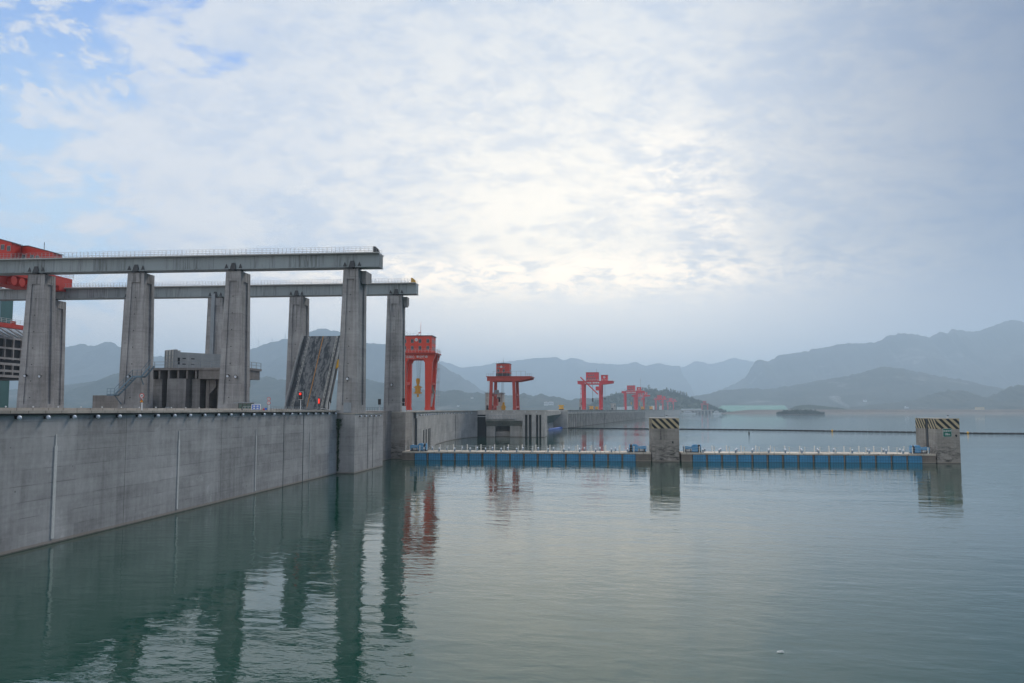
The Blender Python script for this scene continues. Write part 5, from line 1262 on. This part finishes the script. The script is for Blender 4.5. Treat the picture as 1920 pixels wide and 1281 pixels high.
# transmission towers on the ridge
def pylon(px, py0, py1, Y, label):
    b_ = at(px, py1, Y); t = at(px, py0, Y); H = t.z - b_.z; r = empty('transmission_tower', (b_.x, Y, b_.z), label=label, cat='pylon', group='pylons on the left ridge')
    mb = MB()
    for sx in (-1, 1):
        for sy in (-1, 1): mb.bar((sx * H * .11, sy * H * .11, -12), (sx * H * .015, sy * H * .015, H), H * .014)
    for k in range(7):
        z = H * k / 7; w_ = H * (.11 - .095 * k / 7); w3 = H * (.11 - .095 * (k + 1) / 7)
        mb.bar((-w_, -w_, z), (w3, -w3, z + H / 7), H * .008); mb.bar((w_, -w_, z), (-w3, -w3, z + H / 7), H * .008)
    mb.build('lattice', 'grey_steel', r, local=True)
    mb = MB()
    for z in (.62, .76, .9): mb.bar((-H * .2, 0, H * z), (H * .2, 0, H * z), H * .012)
    mb.build('cross_arm', 'grey_steel', r, local=True)
pylon(485, 637, 648, 6280, 'lattice pylon on the left ridge, left of the three'); pylon(510, 634, 643, 6280, 'lattice pylon on the left ridge, middle of the three'); pylon(535, 626, 638, 6280, 'tallest lattice pylon on the left ridge beside the rear pier')
def house(px, py, Y, w_, h, label):
    p = at(px, py, Y); r = empty('house', (p.x, Y, p.z - 4), label=label, cat='house', group='white houses on the far hills')
    MB().box(-w_ / 2, w_ / 2, -5, 5, 0, h + 4).build('wall', 'pale_building', r, local=True); MB().prism([(-w_ / 2 - 1, h + 4.003), (w_ / 2 + 1, h + 4.003), (0, h + 4 + w_ * .2)], -6, 6, 'y').build('roof', 'gate', r, local=True)
    mb = MB(); [mb.box(-w_ / 2 + w_ * k / 4 - 1, -w_ / 2 + w_ * k / 4 + 1, -5.1, -5.003, 5.5, 8) for k in (1, 2, 3)]; mb.build('window', 'glass', r, local=True)
house(1024, 758.5, 3000, 14, 8, 'white house on the hill left of the slanting-jib crane, left one'); house(1033, 758, 3010, 18, 8, 'white house on the hill left of the slanting-jib crane, right one'); house(859, 761, 3000, 7, 2, 'small white house on the slope right of the nearest crane')
house(885, 746, 3160, 8, 3, 'upper small white house on the slope right of the nearest crane'); house(1622, 752, 4100, 14, 4, 'pale house low on the right hillside above the smoke'); house(1700, 764, 3150, 12, 3, 'pale house by the shore below the right hills')

# smoke plume (thin scattering volume in a leaning column)
mb = MB(); base = at(1592, 768, 3050); prev = None; rings = []
for k in range(9):
    t = k / 8; c_ = Vector((base.x - 52 * t + 6 * math.sin(t * 7), 3050, base.z + 46 * t)); rr = 3 + 19 * t ** .8; rings.append([(c_.x + rr * math.cos(6.283 * i / 12) * random.uniform(.85, 1.15), c_.y + rr * math.sin(6.283 * i / 12), c_.z + 3 * math.sin(i * 2.1 + k)) for i in range(12)])
vs = [p_ for rg in rings for p_ in rg]; fs_ = [(k * 12 + i, k * 12 + (i + 1) % 12, k * 12 + 12 + (i + 1) % 12, k * 12 + 12 + i) for k in range(8) for i in range(12)] + [tuple(range(12))[::-1], tuple(range(96, 108))]
mb.add(vs, fs_)
m_, g, b = mat('smoke_volume'); g.nt.nodes.remove(b); pv = g.n('ShaderNodeVolumePrincipled'); pv.inputs['Color'].default_value = (.93, .95, .97, 1); pv.inputs['Density'].default_value = 0.006
g.nt.links.new(pv.outputs[0], g.nt.nodes['Material Output'].inputs['Volume'])
tag(mb.build('smoke', m_, smooth=True), 'thin white smoke drifting up from the far right shore', 'smoke', kind='stuff')

# ------------------------------------------------------------------ haze
m_, g, b = mat('haze_air'); g.nt.nodes.remove(b); pv = g.n('ShaderNodeVolumePrincipled')
pv.inputs['Color'].default_value = (0.67, 0.84, 1.0, 1); pv.inputs['Density'].default_value = 1.6e-4; pv.inputs['Anisotropy'].default_value = 0.3
g.nt.links.new(pv.outputs[0], g.nt.nodes['Material Output'].inputs['Volume'])
mb = MB(); mb.box(-27000, 27000, -2000, 27000, -8, 930)
tag(mb.build('haze', m_, origin=(0, 0, 0)), kind='stuff')
